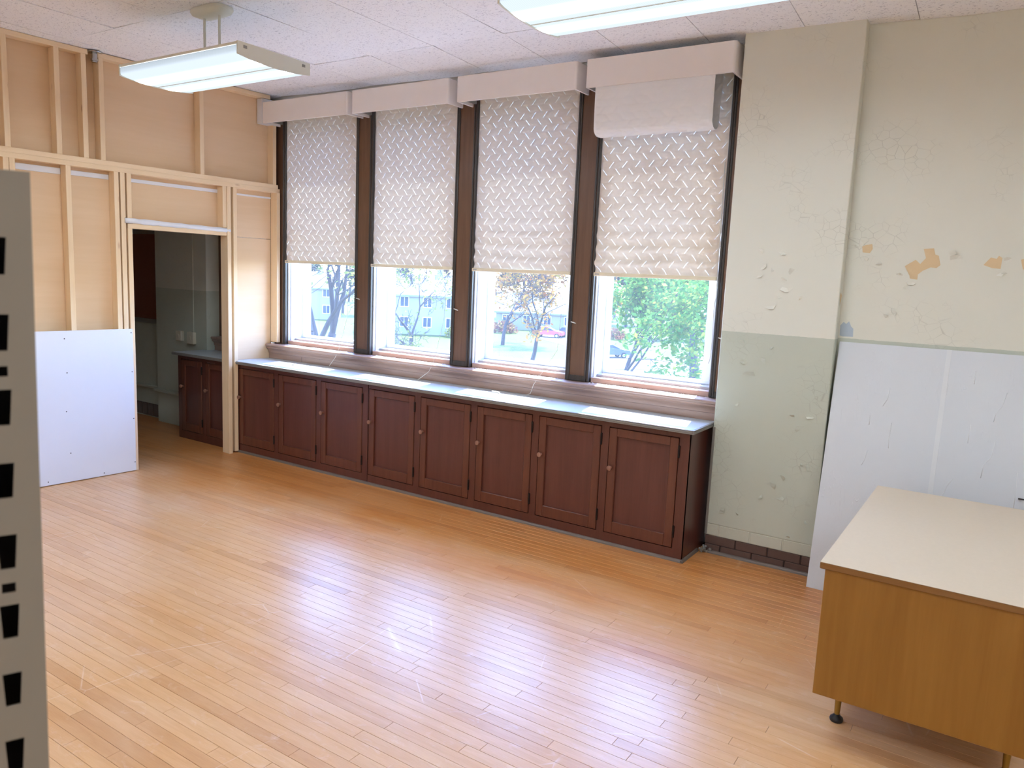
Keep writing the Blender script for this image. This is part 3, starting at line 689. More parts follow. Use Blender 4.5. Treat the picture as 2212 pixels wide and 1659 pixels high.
for i, (a, b) in enumerate(OPEN):
    s = thing('quilted_shade', SHADE_LABEL[i], 'window shade', ((a+b)/2, 5.09, BOT[i]), 'quilted window shades')
    xa, xb = a-0.001, b-0.002
    if i == 3: xb = b-0.012
    quilt_panel('fabric', s, xa, xb, 3.235, BOT[i]+0.012, 5.098, 'quilt_old' if i == 3 else 'quilt', seed=i, gather=(0.25, 0.35, 0.7, 0.9)[i])
    box('bottom_bar', (xa, 5.070, BOT[i]-0.014), (xb, 5.088, BOT[i]+0.013), 'bar', s, 0.003)
    box('maker_tag', (xa+0.012, 5.0685, BOT[i]-0.004), (xa+0.048, 5.0701, BOT[i]+0.005), 'alu_grey', s)
    MB().tube([(xa-0.005, 5.11, 3.24), (xb+0.005, 5.11, 3.24)], 0.03, 12).build('roller', 'alu_grey', s, True)
    MB().tube(CORDS[i], 0.0017 if i < 3 else 0.003, 6).build('cord', 'cord', s, True)
    if i == 2: rail_tip((-3.30, 4.885, 0.892), (-3.38, 4.90, 0.892), s)
    if i < 2: rail_tip((CORDS[i][-1][0]-0.30, 4.80, 0.891), (CORDS[i][-1][0]-0.36, 4.80, 0.891), s)
    if i == 3:
        # loose loop of white lining: down the front, round and back up behind
        yf, yb, zt, zb = 4.905, 5.045, 3.18, 2.80
        Ls = zt-zb-0.05; R = (yb-yf)/2
        def lp(sv):
            if sv < Ls:
                k = sv/Ls; return yf-0.018*math.sin(PI*k)*0.6, zt-sv, -1, 0
            t = (sv-Ls)/R
            if t < PI: return yf+R-R*math.cos(t), zb+0.05-0.055*math.sin(t), -math.cos(t), -math.sin(t)
            return yb, zb+0.05+(sv-Ls-PI*R), 1, 0
        quilt_panel('loose_loop', s, -2.612, -1.762, 0, 0, 0, 'quilt_white', path=(lp, Ls+PI*R+0.36), seed=5)
VAL = [(-6.098, -4.995), (-4.935, -3.895), (-3.805, -2.755), (-2.675, -1.635)]
VLAB = ['beige boxed valance over the leftmost shade, against the stud wall', 'beige boxed valance over the second window from the left', 'beige boxed valance over the third window from the left', 'beige boxed valance above the loose white shade loop, highest and rightmost']
for (a, b), lb in zip(VAL, VLAB):
    z0, z1 = 3.113, 3.302
    v = thing('valance', lb, 'valance', ((a+b)/2, 4.98, z0), 'beige window valances')
    r = 0.02; out = [(a, 5.078), (a, 4.88)]
    for k in range(6):
        t = k/5*PI/2; out.append((b-r+r*math.sin(t), 4.88+r-r*math.cos(t)))
    out.append((b, 5.078))
    inn = [(b-0.014, 5.078)]
    for k in range(5, -1, -1):
        t = k/5*PI/2; rr = r-0.014; inn.append((b-r+rr*math.sin(t), 4.88+r-rr*math.cos(t)))
    inn += [(a+0.014, 4.894), (a+0.014, 5.078)]
    # U-shaped board (front and two returns), built as quads between outer and inner outline
    N = len(out); inn2 = [inn[-1], inn[-2]]+inn[1:-2][::-1]+[inn[0]]
    vs = [(x, y, z0) for x, y in out]+[(x, y, z0) for x, y in inn2]+[(x, y, z1) for x, y in out]+[(x, y, z1) for x, y in inn2]
    fs = []
    for k in range(N-1):
        fs += [(k, k+1, N+k+1, N+k), (2*N+k, 3*N+k, 3*N+k+1, 2*N+k+1), (k, 2*N+k, 2*N+k+1, k+1), (N+k, N+k+1, 3*N+k+1, 3*N+k)]
    fs += [(0, N, 3*N, 2*N), (N-1, 3*N-1, 4*N-1, 2*N-1)]
    MB().add(vs, fs).build('board', 'valance', v, 40)
    for x in (a+0.035, b-0.035):
        box('bracket', (x-0.010, 4.93, z0+0.02), (x+0.010, 5.079, z0+0.045), 'frame_grey', v, 0.002)

# ================================================================== BASE CABINETS
DOORS = [(-6.126, -5.624), (-5.562, -5.064), (-5.002, -4.504), (-4.428, -3.930), (-3.866, -3.374), (-3.312, -2.822), (-2.763, -2.267), (-2.208, -1.711)]
DZ0, DZ1 = 0.082, 0.818
def cabinet(name, label, x0, x1, doors, group, end_right=False, mir=1, dy=0.0):
    c = thing(name, label, 'cabinet', ((x0+x1)/2, CAB_Y+0.2, 0), group)
    Y0 = CAB_Y
    mb = MB()
    # face frame with openings: rails and stiles
    mb.box((x0, Y0, DZ1+0.002), (x1, Y0+0.022, 0.866)); mb.box((x0, Y0, 0.0), (x1, Y0+0.022, DZ0-0.002))
    xs = [x0]+[q for d in doors for q in d]+[x1]
    for k in range(0, len(xs), 2):
        l, r = xs[k]+(0.002 if k else 0), xs[k+1]-(0.002 if k+1 < len(xs)-1 else 0)
        if r-l > 0.004: mb.box((l, Y0, DZ0-0.002), (r, Y0+0.022, DZ1+0.002))
    mb.build('face_frame', 'cab', c)
    mb = MB(); mb.box((x0, Y0+0.021, 0), (x0+0.018, 5.05, 0.866)); mb.box((x1-0.018, Y0+0.001, 0), (x1, 5.05, 0.866)); mb.box((x0+0.018, Y0+0.05, 0.03), (x1-0.018, 5.05, 0.05)); mb.box((x0+0.018, 5.03, 0.05), (x1-0.018, 5.05, 0.86))
    mb.build('carcass', 'cab', c)
    for (a, b) in doors:
        s = 0.060
        d = MB()
        for lo, hi in (((a+0.003, DZ0+0.003), (a+s, DZ1-0.003)), ((b-s, DZ0+0.003), (b-0.003, DZ1-0.003)), ((a+s, DZ1-s, ), (b-s, DZ1-0.003)), ((a+s, DZ0+0.003), (b-s, DZ0+s+0.024))):
            d.cbox((lo[0], Y0-0.004, lo[1]), (hi[0], Y0+0.018, hi[1]), 0.0028)
        dd = d.build('door', 'cab_door', c)
        box('panel', (a+s-0.004, Y0+0.0115, DZ0+s+0.02), (b-s+0.004, Y0+0.0165, DZ1-s+0.004), 'cab_panel', dd)
        kx, kz = (a+0.028 if b-a > 0.45 else a+0.028), 0.541
        MB().lathe([(0.010, 0), (0.009, 0.011), (0.015, 0.017), (0.0185, 0.024), (0.017, 0.031), (0.009, 0.034)], (kx, Y0-0.004, kz), '-y', 14).build('knob', 'knob', dd, 50)
        for z in (0.728, 0.195):
            MB().tube([(b+0.003, Y0-0.005, z-0.04), (b+0.003, Y0-0.005, z+0.04)], 0.0075, 8).build('hinge', 'hinge', dd, 40)
    return c
cabinet('base_cabinet', 'three door red brown base cabinet next to the pine door post', -6.190, -4.440, DOORS[:3], 'red brown base cabinets')
cr = cabinet('base_cabinet', 'five door red brown base cabinet running to the pier', -4.434, -1.642, DOORS[3:], 'red brown base cabinets')
def countertop(x0, x1, label, end=1):
    ct = thing('countertop', label, 'countertop', ((x0+x1)/2, 4.8, 0.866))
    box('slab', (x0, 4.592, 0.868), (x1, 5.012, 0.885), 'counter', ct, 0.001)
    mb = MB()
    for k in range(3):
        mb.cbox((x0, 4.576-0.003*(k == 1), 0.858+0.009*k), (x1, 4.592, 0.866+0.009*k), 0.001)
    for k in range(3):
        xa, xb = (x1, x1+0.012+0.003*(k == 1)) if end > 0 else (x0-0.012-0.003*(k == 1), x0)
        mb.cbox((xa, 4.577, 0.858+0.009*k), (xb, 5.0, 0.866+0.009*k), 0.001)
    mb.build('edge_strip', 'counter_edge', ct)
    return ct
countertop(-6.196, -1.618, 'pale laminate counter with ribbed metal edge, patches of sun on it')
# toe moulding round the cabinet foot
mb = MB().prism([(4.617, 0)]+[(4.617-0.017*math.cos(t*PI/8), 0.019*math.sin(t*PI/8)) for t in range(5)], -6.13, -1.625, 'x')
mb.prism([(-1.641, 0)]+[(-1.641+0.017*math.cos(t*PI/8), 0.019*math.sin(t*PI/8)) for t in range(5)], 4.60, 4.905, 'y')
tag(mb.build('trim_7', 'shoe', None, 30), 'grey toe moulding along the foot of the cabinets', 'moulding', kind='structure')
# rubble and a dusty wad in the corner by the pier
rg = random.Random(4); mb = MB()
for k in range(26):
    p = Vector((-1.595+rg.gauss(0, 0.012), 4.925-abs(rg.gauss(0, 0.02)), 0.004+abs(rg.gauss(0, 0.02)))); s_ = rg.uniform(0.003, 0.009)
    mb.cbox(p-Vector((s_,)*3), p+Vector((s_*rg.uniform(.6, 1.6), s_, s_)), s_*0.4)
tag(mb.build('dust_wad', 'frame_grey'), 'grey wad of dust and crumbs in the corner between cabinet and pier', 'debris', kind='stuff')
# narrow grey filler board between cabinet end and pier
tag(box('filler_board', (-1.600, PIER_Y-0.012, 0.13), (-1.585, PIER_Y-0.001, 0.862), 'frame_grey', None, 0.002), 'narrow grey strip standing between the cabinet end and the pier', 'board')

# ================================================================== LAMPS
def fixture(label, cx, cy, group='pendant fluorescent lights'):
    zt = 3.05; L = 1.21; Wd = 0.53; x0, x1, y0, y1 = cx-L/2, cx+L/2, cy-Wd/2, cy+Wd/2
    f = thing('fluorescent_light', label, 'ceiling light', (cx, cy, 2.955), group)
    # housing: shallow tray above the lens
    box('housing', (x0+0.006, y0, zt-0.016), (x1-0.006, y1, zt), 'lamp_metal', f, 0.003)
    # wrap-round lens, cross-section swept along X
    prof = []; glow = []
    n = 60
    for k in range(n+1):
        t = -1+2*k/n
        y = cy+t*(Wd/2-0.006)
        z = 2.966+0.014*t*t+0.008*abs(t)**8
        prof.append((y, z))
        gl = 0.60+LAMP_L*4.4*(math.exp(-((t-0.42)/0.095)**2)+math.exp(-((t+0.42)/0.095)**2)); glow.append(gl)
    prof = [(y0+0.003, zt-0.018), (y0+0.003, zt-0.045)]+prof+[(y1-0.003, zt-0.045), (y1-0.003, zt-0.018)]
    glow = [0.38, 0.46]+glow+[0.46, 0.38]
    vs = []; fs = []; ga = []
    nx = 12
    for i in range(nx+1):
        for (y, z), g in zip(prof, glow): vs.append((x0+0.008+(L-0.016)*i/nx, y, z)); ga.append(g)
    P = len(prof)
    for i in range(nx):
        for j in range(P-1): fs.append((i*P+j, i*P+j+1, (i+1)*P+j+1, (i+1)*P+j))
    MB().add(vs, fs).build('lens', 'lens', f, True, attr=('glow', ga))
    box('lens_joint', (x0+0.01, cy-0.004, 2.9635), (x1-0.01, cy+0.004, 2.968), 'lamp_metal', f)
    cap = [(y0-0.002, zt+0.002), (y1+0.002, zt+0.002), (y1+0.002, zt-0.066)]+[(cy+t*(Wd/2+0.002), 2.961+0.020*t*t) for t in [1-2*k/14 for k in range(15)]]+[(y0-0.002, zt-0.066)]
    for xx in (x0, x1-0.008):
        e = MB().prism(cap, xx, xx+0.008, 'x').build('end_cap', 'lamp_metal', f)
        for yy in (y0+0.05, y1-0.05):
            xa = xx-0.0015 if xx == x0 else xx+0.0065
            box('latch', (xa, yy-0.012, zt-0.03), (xa+0.003, yy+0.012, zt-0.014), 'frame_grey', e)
    # stems and canopy
    for dx in (-0.075, 0.075):
        MB().tube([(cx+dx, cy, zt-0.002), (cx+dx, cy, 3.345)], 0.0085, 10).build('stem', 'lamp_metal', f, 40)
    pr = []
    mb = MB(); vs = []; fs = []
    rings = [(0.155, 0.075, 3.3835), (0.158, 0.078, 3.366), (0.145, 0.068, 3.348), (0.105, 0.045, 3.335)]
    for a, b_, z in rings:
        for k in range(24):
            t = 2*PI*k/24; ct, st_ = math.cos(t), math.sin(t)
            vs.append((cx+a*math.copysign(abs(ct)**0.55, ct), cy+b_*math.copysign(abs(st_)**0.55, st_), z))
    for r_ in range(3):
        for k in range(24): fs.append((r_*24+k, r_*24+(k+1) % 24, (r_+1)*24+(k+1) % 24, (r_+1)*24+k))
    fs += [tuple(range(24)), tuple(range(72, 96))]
    mb.add(vs, fs).build('canopy', 'lamp_metal', f, 40)
    return f
f0 = fixture('pendant fluorescent light wholly in view, hanging near the stud partition', -4.455, 3.175)
f1 = copy_tree(f0, (3.0, 0, 0)); f1['label'] = 'pendant fluorescent light cut off by the top edge, above the right windows'
ADDED_LIGHT = 'unseen pendant fluorescent light added to light the room'
for d in ((5.86, 0, 0), (0, -2.9, 0), (2.93, -2.9, 0), (5.86, -2.9, 0), (0, -5.3, 0), (2.93, -5.3, 0), (5.86, -5.3, 0)):  # extra copies out of view, added only to brighten the room
    c = copy_tree(f0, d); c['label'] = ADDED_LIGHT; c['group'] = 'unseen lights added to light the room'
# chrome pipe stub at the partition head
p = thing('pipe_stub', 'small chrome pipe fitting with flange at the ceiling beside the pine studs', 'pipe fitting', (-6.20, 3.37, 3.30))
MB().lathe([(0.055, 0), (0.058, 0.004), (0.03, 0.012)], (-6.20, 3.37, 3.372), 'z', 18).build('flange', 'chrome', p, 40)
MB().tube([(-6.20, 3.37, 3.383), (-6.20, 3.37, 3.30)], 0.021, 12).build('pipe', 'chrome', p, 40)
MB().lathe([(0.027, 0), (0.027, 0.018)], (-6.20, 3.37, 3.31), 'z', 6).build('nut', 'chrome', p)

# ================================================================== DESK, SHEET, UPRIGHT
d = thing('desk', 'wood panelled office desk with beige laminate top and brass legs at lower right', 'desk', (-0.137, 3.81, 0))
DX0, DX1, DY0, DY1 = -0.515, 0.241, 3.10, 4.53
top = box('desk_top', (DX0-0.018, DY0-0.018, 0.716), (DX1+0.018, DY1+0.018, 0.742), 'desk_edge', d, 0.003)
box('laminate', (DX0-0.0175, DY0-0.0175, 0.7415), (DX1+0.0175, DY1+0.0175, 0.7435), 'desk_top', top, 0.0008)
box('end_panel', (DX0, DY0, 0.19), (DX1, DY0+0.02, 0.7155), 'desk', d, 0.002)
box('end_panel', (DX0, DY1-0.02, 0.19), (DX1, DY1, 0.7155), 'desk', d, 0.002)
box('back_panel', (DX0+0.004, DY0+0.021, 0.22), (DX0+0.022, DY1-0.021, 0.7155), 'desk', d, 0.002)
for y0, y1 in ((DY0+0.022, DY0+0.42), (DY1-0.42, DY1-0.022)):
    box('pedestal', (DX0+0.024, y0, 0.195), (DX1-0.022, y1, 0.715), 'desk', d, 0.002)
    for k in range(3):
        dr = box('drawer', (DX1-0.0215, y0+0.006, 0.20+0.172*k), (DX1-0.002, y1-0.006, 0.365+0.172*k), 'desk', d, 0.002)
        box('pull', (DX1-0.003, (y0+y1)/2-0.06, 0.29+0.172*k), (DX1+0.012, (y0+y1)/2+0.06, 0.305+0.172*k), 'brass', dr, 0.002)
for x in (-0.443, 0.158):
    for y in (3.297, 4.33):
        lg = MB().tube([(x, y, 0.196), (x, y, 0.03)], [0.0185, 0.011], 14).build('leg', 'brass', d, 40)
        MB().lathe([(0.010, 0.034), (0.013, 0.026), (0.025, 0.016), (0.028, 0.008), (0.026, 0.0005)], (x, y, 0), 'z', 16).build('glide', 'black', lg, 40)

# white sheet leaning against the wall
def lean(s, t, off=0.0):
    """s along X, t 0..1 up the sheet, off = distance in front of the face"""
    y = 4.737+(5.005-4.737)*t; z = 1.488*t; nl = math.hypot(0.268, 1.488)
    return (s, y-off*1.488/nl, z+off*0.268/nl)
sh = thing('wall_sheet', 'large white wrinkled wall sheet leaning on the right wall behind the desk', 'wall sheet', (0.3, 4.74, 0))
vs = []; fs = []
nx, nt_ = 40, 24
for side in (0, 1):
    for j in range(nt_+1):
        for i in range(nx+1):
            s = -0.885+(2.44)*i/nx; t = j/nt_
            wv = 0.004*noise.noise((s*1.5, t*2, 0))*math.sin(PI*t)
            vs.append(lean(s, max(t, 0.0), (wv if not side else -0.009)))
K = (nx+1)*(nt_+1)
for j in range(nt_):
    for i in range(nx):
        c = j*(nx+1)+i; fs.append((c, c+1, c+nx+2, c+nx+1)); fs.append((K+c, K+c+nx+1, K+c+nx+2, K+c+1))
rim = [i for i in range(nx+1)]+[(nx+1)*j+nx for j in range(1, nt_+1)]+[(nx+1)*nt_+i for i in range(nx-1, -1, -1)]+[(nx+1)*j for j in range(nt_-1, 0, -1)]
for t in range(len(rim)):
    u, v = rim[t], rim[(t+1) % len(rim)]; fs.append((u, v, K+v, K+u))
MB().add(vs, fs).build('sheet', 'sheet', sh, 40)
def strip(name, s0, s1, t0, t1, mat, th=0.004):
    vs = [lean(s0, t0, -0.001), lean(s1, t0, -0.001), lean(s1, t1, -0.001), lean(s0, t1, -0.001), lean(s0, t0, th), lean(s1, t0, th), lean(s1, t1, th), lean(s0, t1, th)]
    return MB().add(vs, [(3,2,1,0),(4,5,6,7),(0,1,5,4),(1,2,6,5),(2,3,7,6),(3,0,4,7)]).build(name, mat, sh)
strip('batten', -0.309, -0.284, 0.0, 1.0, 'batten'); strip('batten', 0.925, 0.95, 0.0, 1.0, 'batten')
def seam(pts, w):
    mb = MB(); mb.tube([lean(s, t, 0.0005) for s, t in pts], w, 6); return mb.build('wrinkle', 'batten', sh, True)
for pts in ([(0.10, 0.58), (0.105, 0.50), (0.10, 0.42)], [(0.005, 0.86), (-0.01, 0.81), (-0.035, 0.78), (-0.04, 0.75)], [(-0.145, 0.73), (-0.148, 0.66)], [(-0.02, 0.68), (-0.03, 0.62), (-0.06, 0.585), (-0.065, 0.54)],
            [(-0.20, 0.52), (-0.22, 0.49), (-0.23, 0.465), (-0.25, 0.44)], [(-0.575, 0.83), (-0.58, 0.79), (-0.60, 0.76)], [(-0.54, 0.70), (-0.545, 0.64), (-0.54, 0.60)], [(-0.66, 0.72), (-0.66, 0.68)], [(-0.65, 0.58), (-0.66, 0.54), (-0.67, 0.52)], [(-0.155, 0.93), (-0.155, 0.88)]):
    seam(pts, 0.0022)
MB().tube([lean(0.118, 0.488, 0.012), lean(0.15, 0.488, 0.016), lean(0.20, 0.484, 0.012)], 0.004, 8).build('wire_hook', 'black', sh, True)

# slotted steel upright in the near left foreground
def upright():
    c = Vector((-0.5515, 0.2325, 0)); fwd = Vector((0.55+0.0, -0.235, 0)).normalized()   # faces the viewer
    n_ = Vector((0.5515, -0.2325, 0)).normalized(); side = Vector((n_.y, -n_.x, 0)) * -1
    if side.dot(cR) < 0: side = -side
    H = 1.853; hw = 0.0222; dep = 0.03
    root = thing('shelf_upright', 'grey slotted steel shelf upright blurred in the near left foreground', 'shelf upright', (c.x, c.y, 0))
    tilt = Vector((0, 0, 1))
    def P(u, z, off=0.0):
        u = u-0.002-(1.85-z)*0.0105       # the post leans a touch
        return tuple(c+side*u-n_*off+Vector((0, 0, z)))
    # slots from the top downwards: (z top, height, half width top, half width bottom)
    slots = []; z = 1.853-0.012
    zt = [1.853, 1.8115, 1.7585]
    pitch = 0.0497; U0 = 0.0022
    k = 0; z = 1.8105
    while z > 0.12:
        slots.append((z, 0.0240, 0.0057, 0.0043)); 
        if k % 3 == 1: slots.append((z-0.0340, 0.0070, 0.0040, 0.0040))
        z -= pitch; k += 1
    slots.sort(reverse=True)
    mb = MB(); th = 0.0014
    def quad(a, b, c_, d_, off): mb.add([P(*a, off), P(*b, off), P(*c_, off), P(*d_, off)], [(0, 1, 2, 3)])
    for off in (0.0, th):
        zprev = H-0.017
        # cut corner at the top left
        quad((-0.006, H-0.017), (hw, H-0.017), (hw, H), (-0.006, H), off)
        for (zt_, h, wt, wb) in slots:
            quad((-hw, zt_), (hw, zt_), (hw, zprev), (-hw, zprev), off)
            zb = zt_-h
            quad((-hw, zb), (U0-wb, zb), (U0-wt, zt_), (-hw, zt_), off); quad((U0+wb, zb), (hw, zb), (hw, zt_), (U0+wt, zt_), off)
            zprev = zb
        quad((-hw, 0.0), (hw, 0.0), (hw, zprev), (-hw, zprev), off)
    for (zt_, h, wt, wb) in slots:
        ring = [(U0-wt, zt_), (U0+wt, zt_), (U0+wb, zt_-h), (U0-wb, zt_-h)]
        for q in range(4):
            a, b = ring[q], ring[(q+1) % 4]
            mb.add([P(*a, 0), P(*b, 0), P(*b, th), P(*a, th)], [(0, 1, 2, 3)])
    # outer rim and side flanges
    for u in (-hw, hw):
        s_ = 1 if u > 0 else -1
        mb.add([P(u, 0, 0), P(u, H if u > 0 else H-0.017, 0), P(u, H if u > 0 else H-0.017, dep), P(u, 0, dep), P(u-s_*th, 0, 0), P(u-s_*th, H if u > 0 else H-0.017, 0), P(u-s_*th, H if u > 0 else H-0.017, dep), P(u-s_*th, 0, dep)],
               [(0,1,2,3),(4,5,6,7),(1,2,6,5),(2,3,7,6)])
    mb.build('front_face', 'upright', root)
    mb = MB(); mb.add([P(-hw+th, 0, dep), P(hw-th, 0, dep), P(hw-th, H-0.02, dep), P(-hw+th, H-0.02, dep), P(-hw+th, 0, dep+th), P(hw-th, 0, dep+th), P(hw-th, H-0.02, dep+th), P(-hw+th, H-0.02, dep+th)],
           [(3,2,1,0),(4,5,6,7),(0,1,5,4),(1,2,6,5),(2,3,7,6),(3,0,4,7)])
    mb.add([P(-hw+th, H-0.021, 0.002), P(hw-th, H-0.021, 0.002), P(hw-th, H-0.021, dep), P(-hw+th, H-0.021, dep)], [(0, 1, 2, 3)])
    tag(mb.build('inner_channel', 'upright_in_shade', root), 'inside of the upright with its shade painted black, seen through its slots')
    mb = MB(); a = [P(-0.03, 0.0, -0.05), P(0.03, 0.0, -0.05), P(0.03, 0, 0.10), P(-0.03, 0, 0.10)]
    mb.add(a+[(x, y, 0.006) for x, y, z in a], [(3,2,1,0),(4,5,6,7),(0,1,5,4),(1,2,6,5),(2,3,7,6),(3,0,4,7)]); mb.build('foot_plate', 'upright', root)
upright()

# ================================================================== NEXT ROOM (through the doorway)
P2 = tag(box('wall_pier_beyond', (-7.97, PIER_Y, 0.0), (-7.065, 5.45, 3.6), 'paint_pier'), 'dim two tone pier in the next room seen through the doorway', 'wall', kind='structure')
wf = tag(box('wall_beyond', (-9.0, WALL_Y, 0), (-7.97, 5.45, 3.6), 'paint'), 'dim grey green wall of the next room behind the brown pinboard', 'wall', kind='structure')
for k in range(9):
    box('brick', (-8.99+0.113*k, WALL_Y-0.006, 0.012), (-8.885+0.113*k, WALL_Y+0.02, 0.155), 'brick', wf, 0.003)
tag(box('wall_end', (-9.2, -3.4, 0), (-9.0, 5.45, 3.6), 'wall_white'), 'end wall of the next room', 'wall', kind='structure')
tag(box('wall_back_beyond', (-9.0, -0.6, 0), (PB-0.014, -0.5, 3.6), 'wall_white'), 'back wall of the next room', 'wall', kind='structure')
pb = thing('pinboard', 'red brown cork pinboard in a grey frame in the next room', 'pinboard', (-8.5, 5.0, 1.05))
box('cork', (-8.95, 4.998, 1.14), (-7.99, 5.015, 2.085), 'cork', pb)
for lo, hi in (((-8.97, 4.99, 1.09), (-7.98, 5.019, 1.14)), ((-8.97, 4.99, 2.085), (-7.98, 5.019, 2.135)), ((-8.97, 4.99, 1.14), (-8.95, 5.019, 2.085)), ((-7.992, 4.99, 1.14), (-7.98, 5.019, 2.085))):
    box('frame_rail', lo, hi, 'frame_grey', pb, 0.003)
cd = thing('wire_raceway', 'thin vertical conduit with two ivory outlet boxes in the next room', 'conduit', (-7.25, PIER_Y, 0.93))
box('raceway', (-7.292, PIER_Y-0.012, 1.04), (-7.278, PIER_Y, 3.38), 'paint_pier', cd, 0.002)
for x0, x1, z0, z1 in ((-7.56, -7.46, 0.95, 1.06), (-7.36, -7.245, 0.93, 1.06)):
    bx_ = box('outlet_box', (x0, PIER_Y-0.038, z0), (x1, PIER_Y, z1), 'plate', cd, 0.005)
    box('switch', ((x0+x1)/2-0.012, PIER_Y-0.042, (z0+z1)/2-0.02), ((x0+x1)/2+0.012, PIER_Y-0.0375, (z0+z1)/2+0.02), 'plate', bx_, 0.002)
rc = thing('pipe_cover', 'low pale pipe boxing along the foot of the wall in the next room', 'pipe cover', (-8.0, 4.95, 0.3))
box('cover', (-8.99, 4.985, 0.345), (-7.975, WALL_Y, 0.375), 'paint', rc, 0.004); box('cover', (-7.99, 4.89, 0.345), (-7.12, PIER_Y, 0.375), 'paint', rc, 0.004)
tn = trim(8, -7.063, -6.86, 'black brown window trim in the dark next room', (False, False))
tag(box('trim_9', (-6.30, TRIM_Y, 1.03), (-6.262, 5.09, 3.22), 'oak'), 'sliver of window trim behind the partition', 'window trim', kind='structure')
s5 = stool(10, -7.05, -6.262, 'dark window stool in the next room'); s5.data = s5.data.copy()
nw = thing('window_5', 'window of the next room behind a closed quilted shade', 'window', (-6.58, 5.25, 1.03), kind='structure')
box('glass_pane', (-6.86, 5.303, 1.03), (-6.30, 5.307, 3.2), 'glass', nw); box('sash_rail', (-6.86, 5.285, 1.0), (-6.30, 5.325, 1.05), 'alu', nw)
sn = thing('quilted_shade', 'quilted shade drawn right down in the dark next room', 'window shade', (-6.56, 5.09, 1.06), 'quilted window shades')
quilt_panel('fabric', sn, -6.857, -6.30, 3.235, 1.06, 5.098, 'quilt', seed=2)
box('bottom_bar', (-6.857, 5.07, 1.035), (-6.30, 5.088, 1.062), 'bar', sn, 0.003)
cabinet('base_cabinet', 'two door dark base cabinet in the next room beyond the doorway', -7.10, -6.268, [(-7.045, -6.705), (-6.645, -6.30)], 'red brown base cabinets')
ct2 = countertop(-7.135, -6.268, 'dim pale counter on the cabinet in the next room', -1)

# ================================================================== OUTDOORS (ground lies a storey and a half below)
GZ = -7.0
tag(box('ground', (-260, 6.5, GZ-0.5), (160, 330, GZ), 'lawn'), 'sunlit green lawns outside the windows', 'ground', kind='structure')
tag(box('wall_facade', (-40, 5.40, GZ), (30, 5.44, 0.98), 'siding2'), 'outer face of the building below the windows', 'wall', kind='structure')
def ribbon(name, pts, w, z, mat, label, cat):
    pts = [Vector((p[0], p[1], 0)) for p in pts]; fine = []
    for i in range(len(pts)-1):
        p0, p1, p2, p3 = pts[max(i-1, 0)], pts[i], pts[i+1], pts[min(i+2, len(pts)-1)]
        for k in range(8):
            t = k/8; fine.append(0.5*((2*p1)+(p2-p0)*t+(2*p0-5*p1+4*p2-p3)*t*t+(3*p1-p0-3*p2+p3)*t**3))
    fine.append(pts[-1]); vs = []; fs = []
    for i, p in enumerate(fine):
        dd = (fine[min(i+1, len(fine)-1)]-fine[max(i-1, 0)]).normalized(); nn = Vector((-dd.y, dd.x, 0))
        for s_ in (-1, 1):
            q = p+nn*s_*w/2; vs += [(q.x, q.y, GZ+z), (q.x, q.y, GZ-0.05)]
        if i:
            a = (i-1)*4; b_ = i*4; fs += [(a, b_, b_+2, a+2), (a, a+1, b_+1, b_), (a+2, b_+2, b_+3, a+3)]
    return tag(MB().add(vs, fs).build(name, mat), label, cat, kind='structure')
ribbon('street', [(-130, 20), (-75, 46), (-50, 60), (-38, 69), (-31, 80), (-25, 100), (-14, 150), (0, 230)], 7.5, 0.02, 'asphalt', 'pale sunlit street curving past the lawns', 'street')
ribbon('street_sidewalk', [(-120, 8), (-70, 36), (-46, 52), (-32, 62), (-24, 76), (-17, 100), (-8, 140)], 1.4, 0.04, 'concrete', 'pale concrete sidewalk beside the street', 'sidewalk')
ribbon('garden_path', [(-31, 70.0), (-27.5, 67), (-25.2, 64.5), (-20, 50), (-18, 40)], 1.3, 0.05, 'concrete', 'short concrete path crossing the lawn', 'path')
ribbon('driveway', [(-36, 76), (-46, 88), (-55, 96), (-62, 108)], 5.0, 0.03, 'concrete', 'pale driveway leading up to the house with the red car', 'driveway')

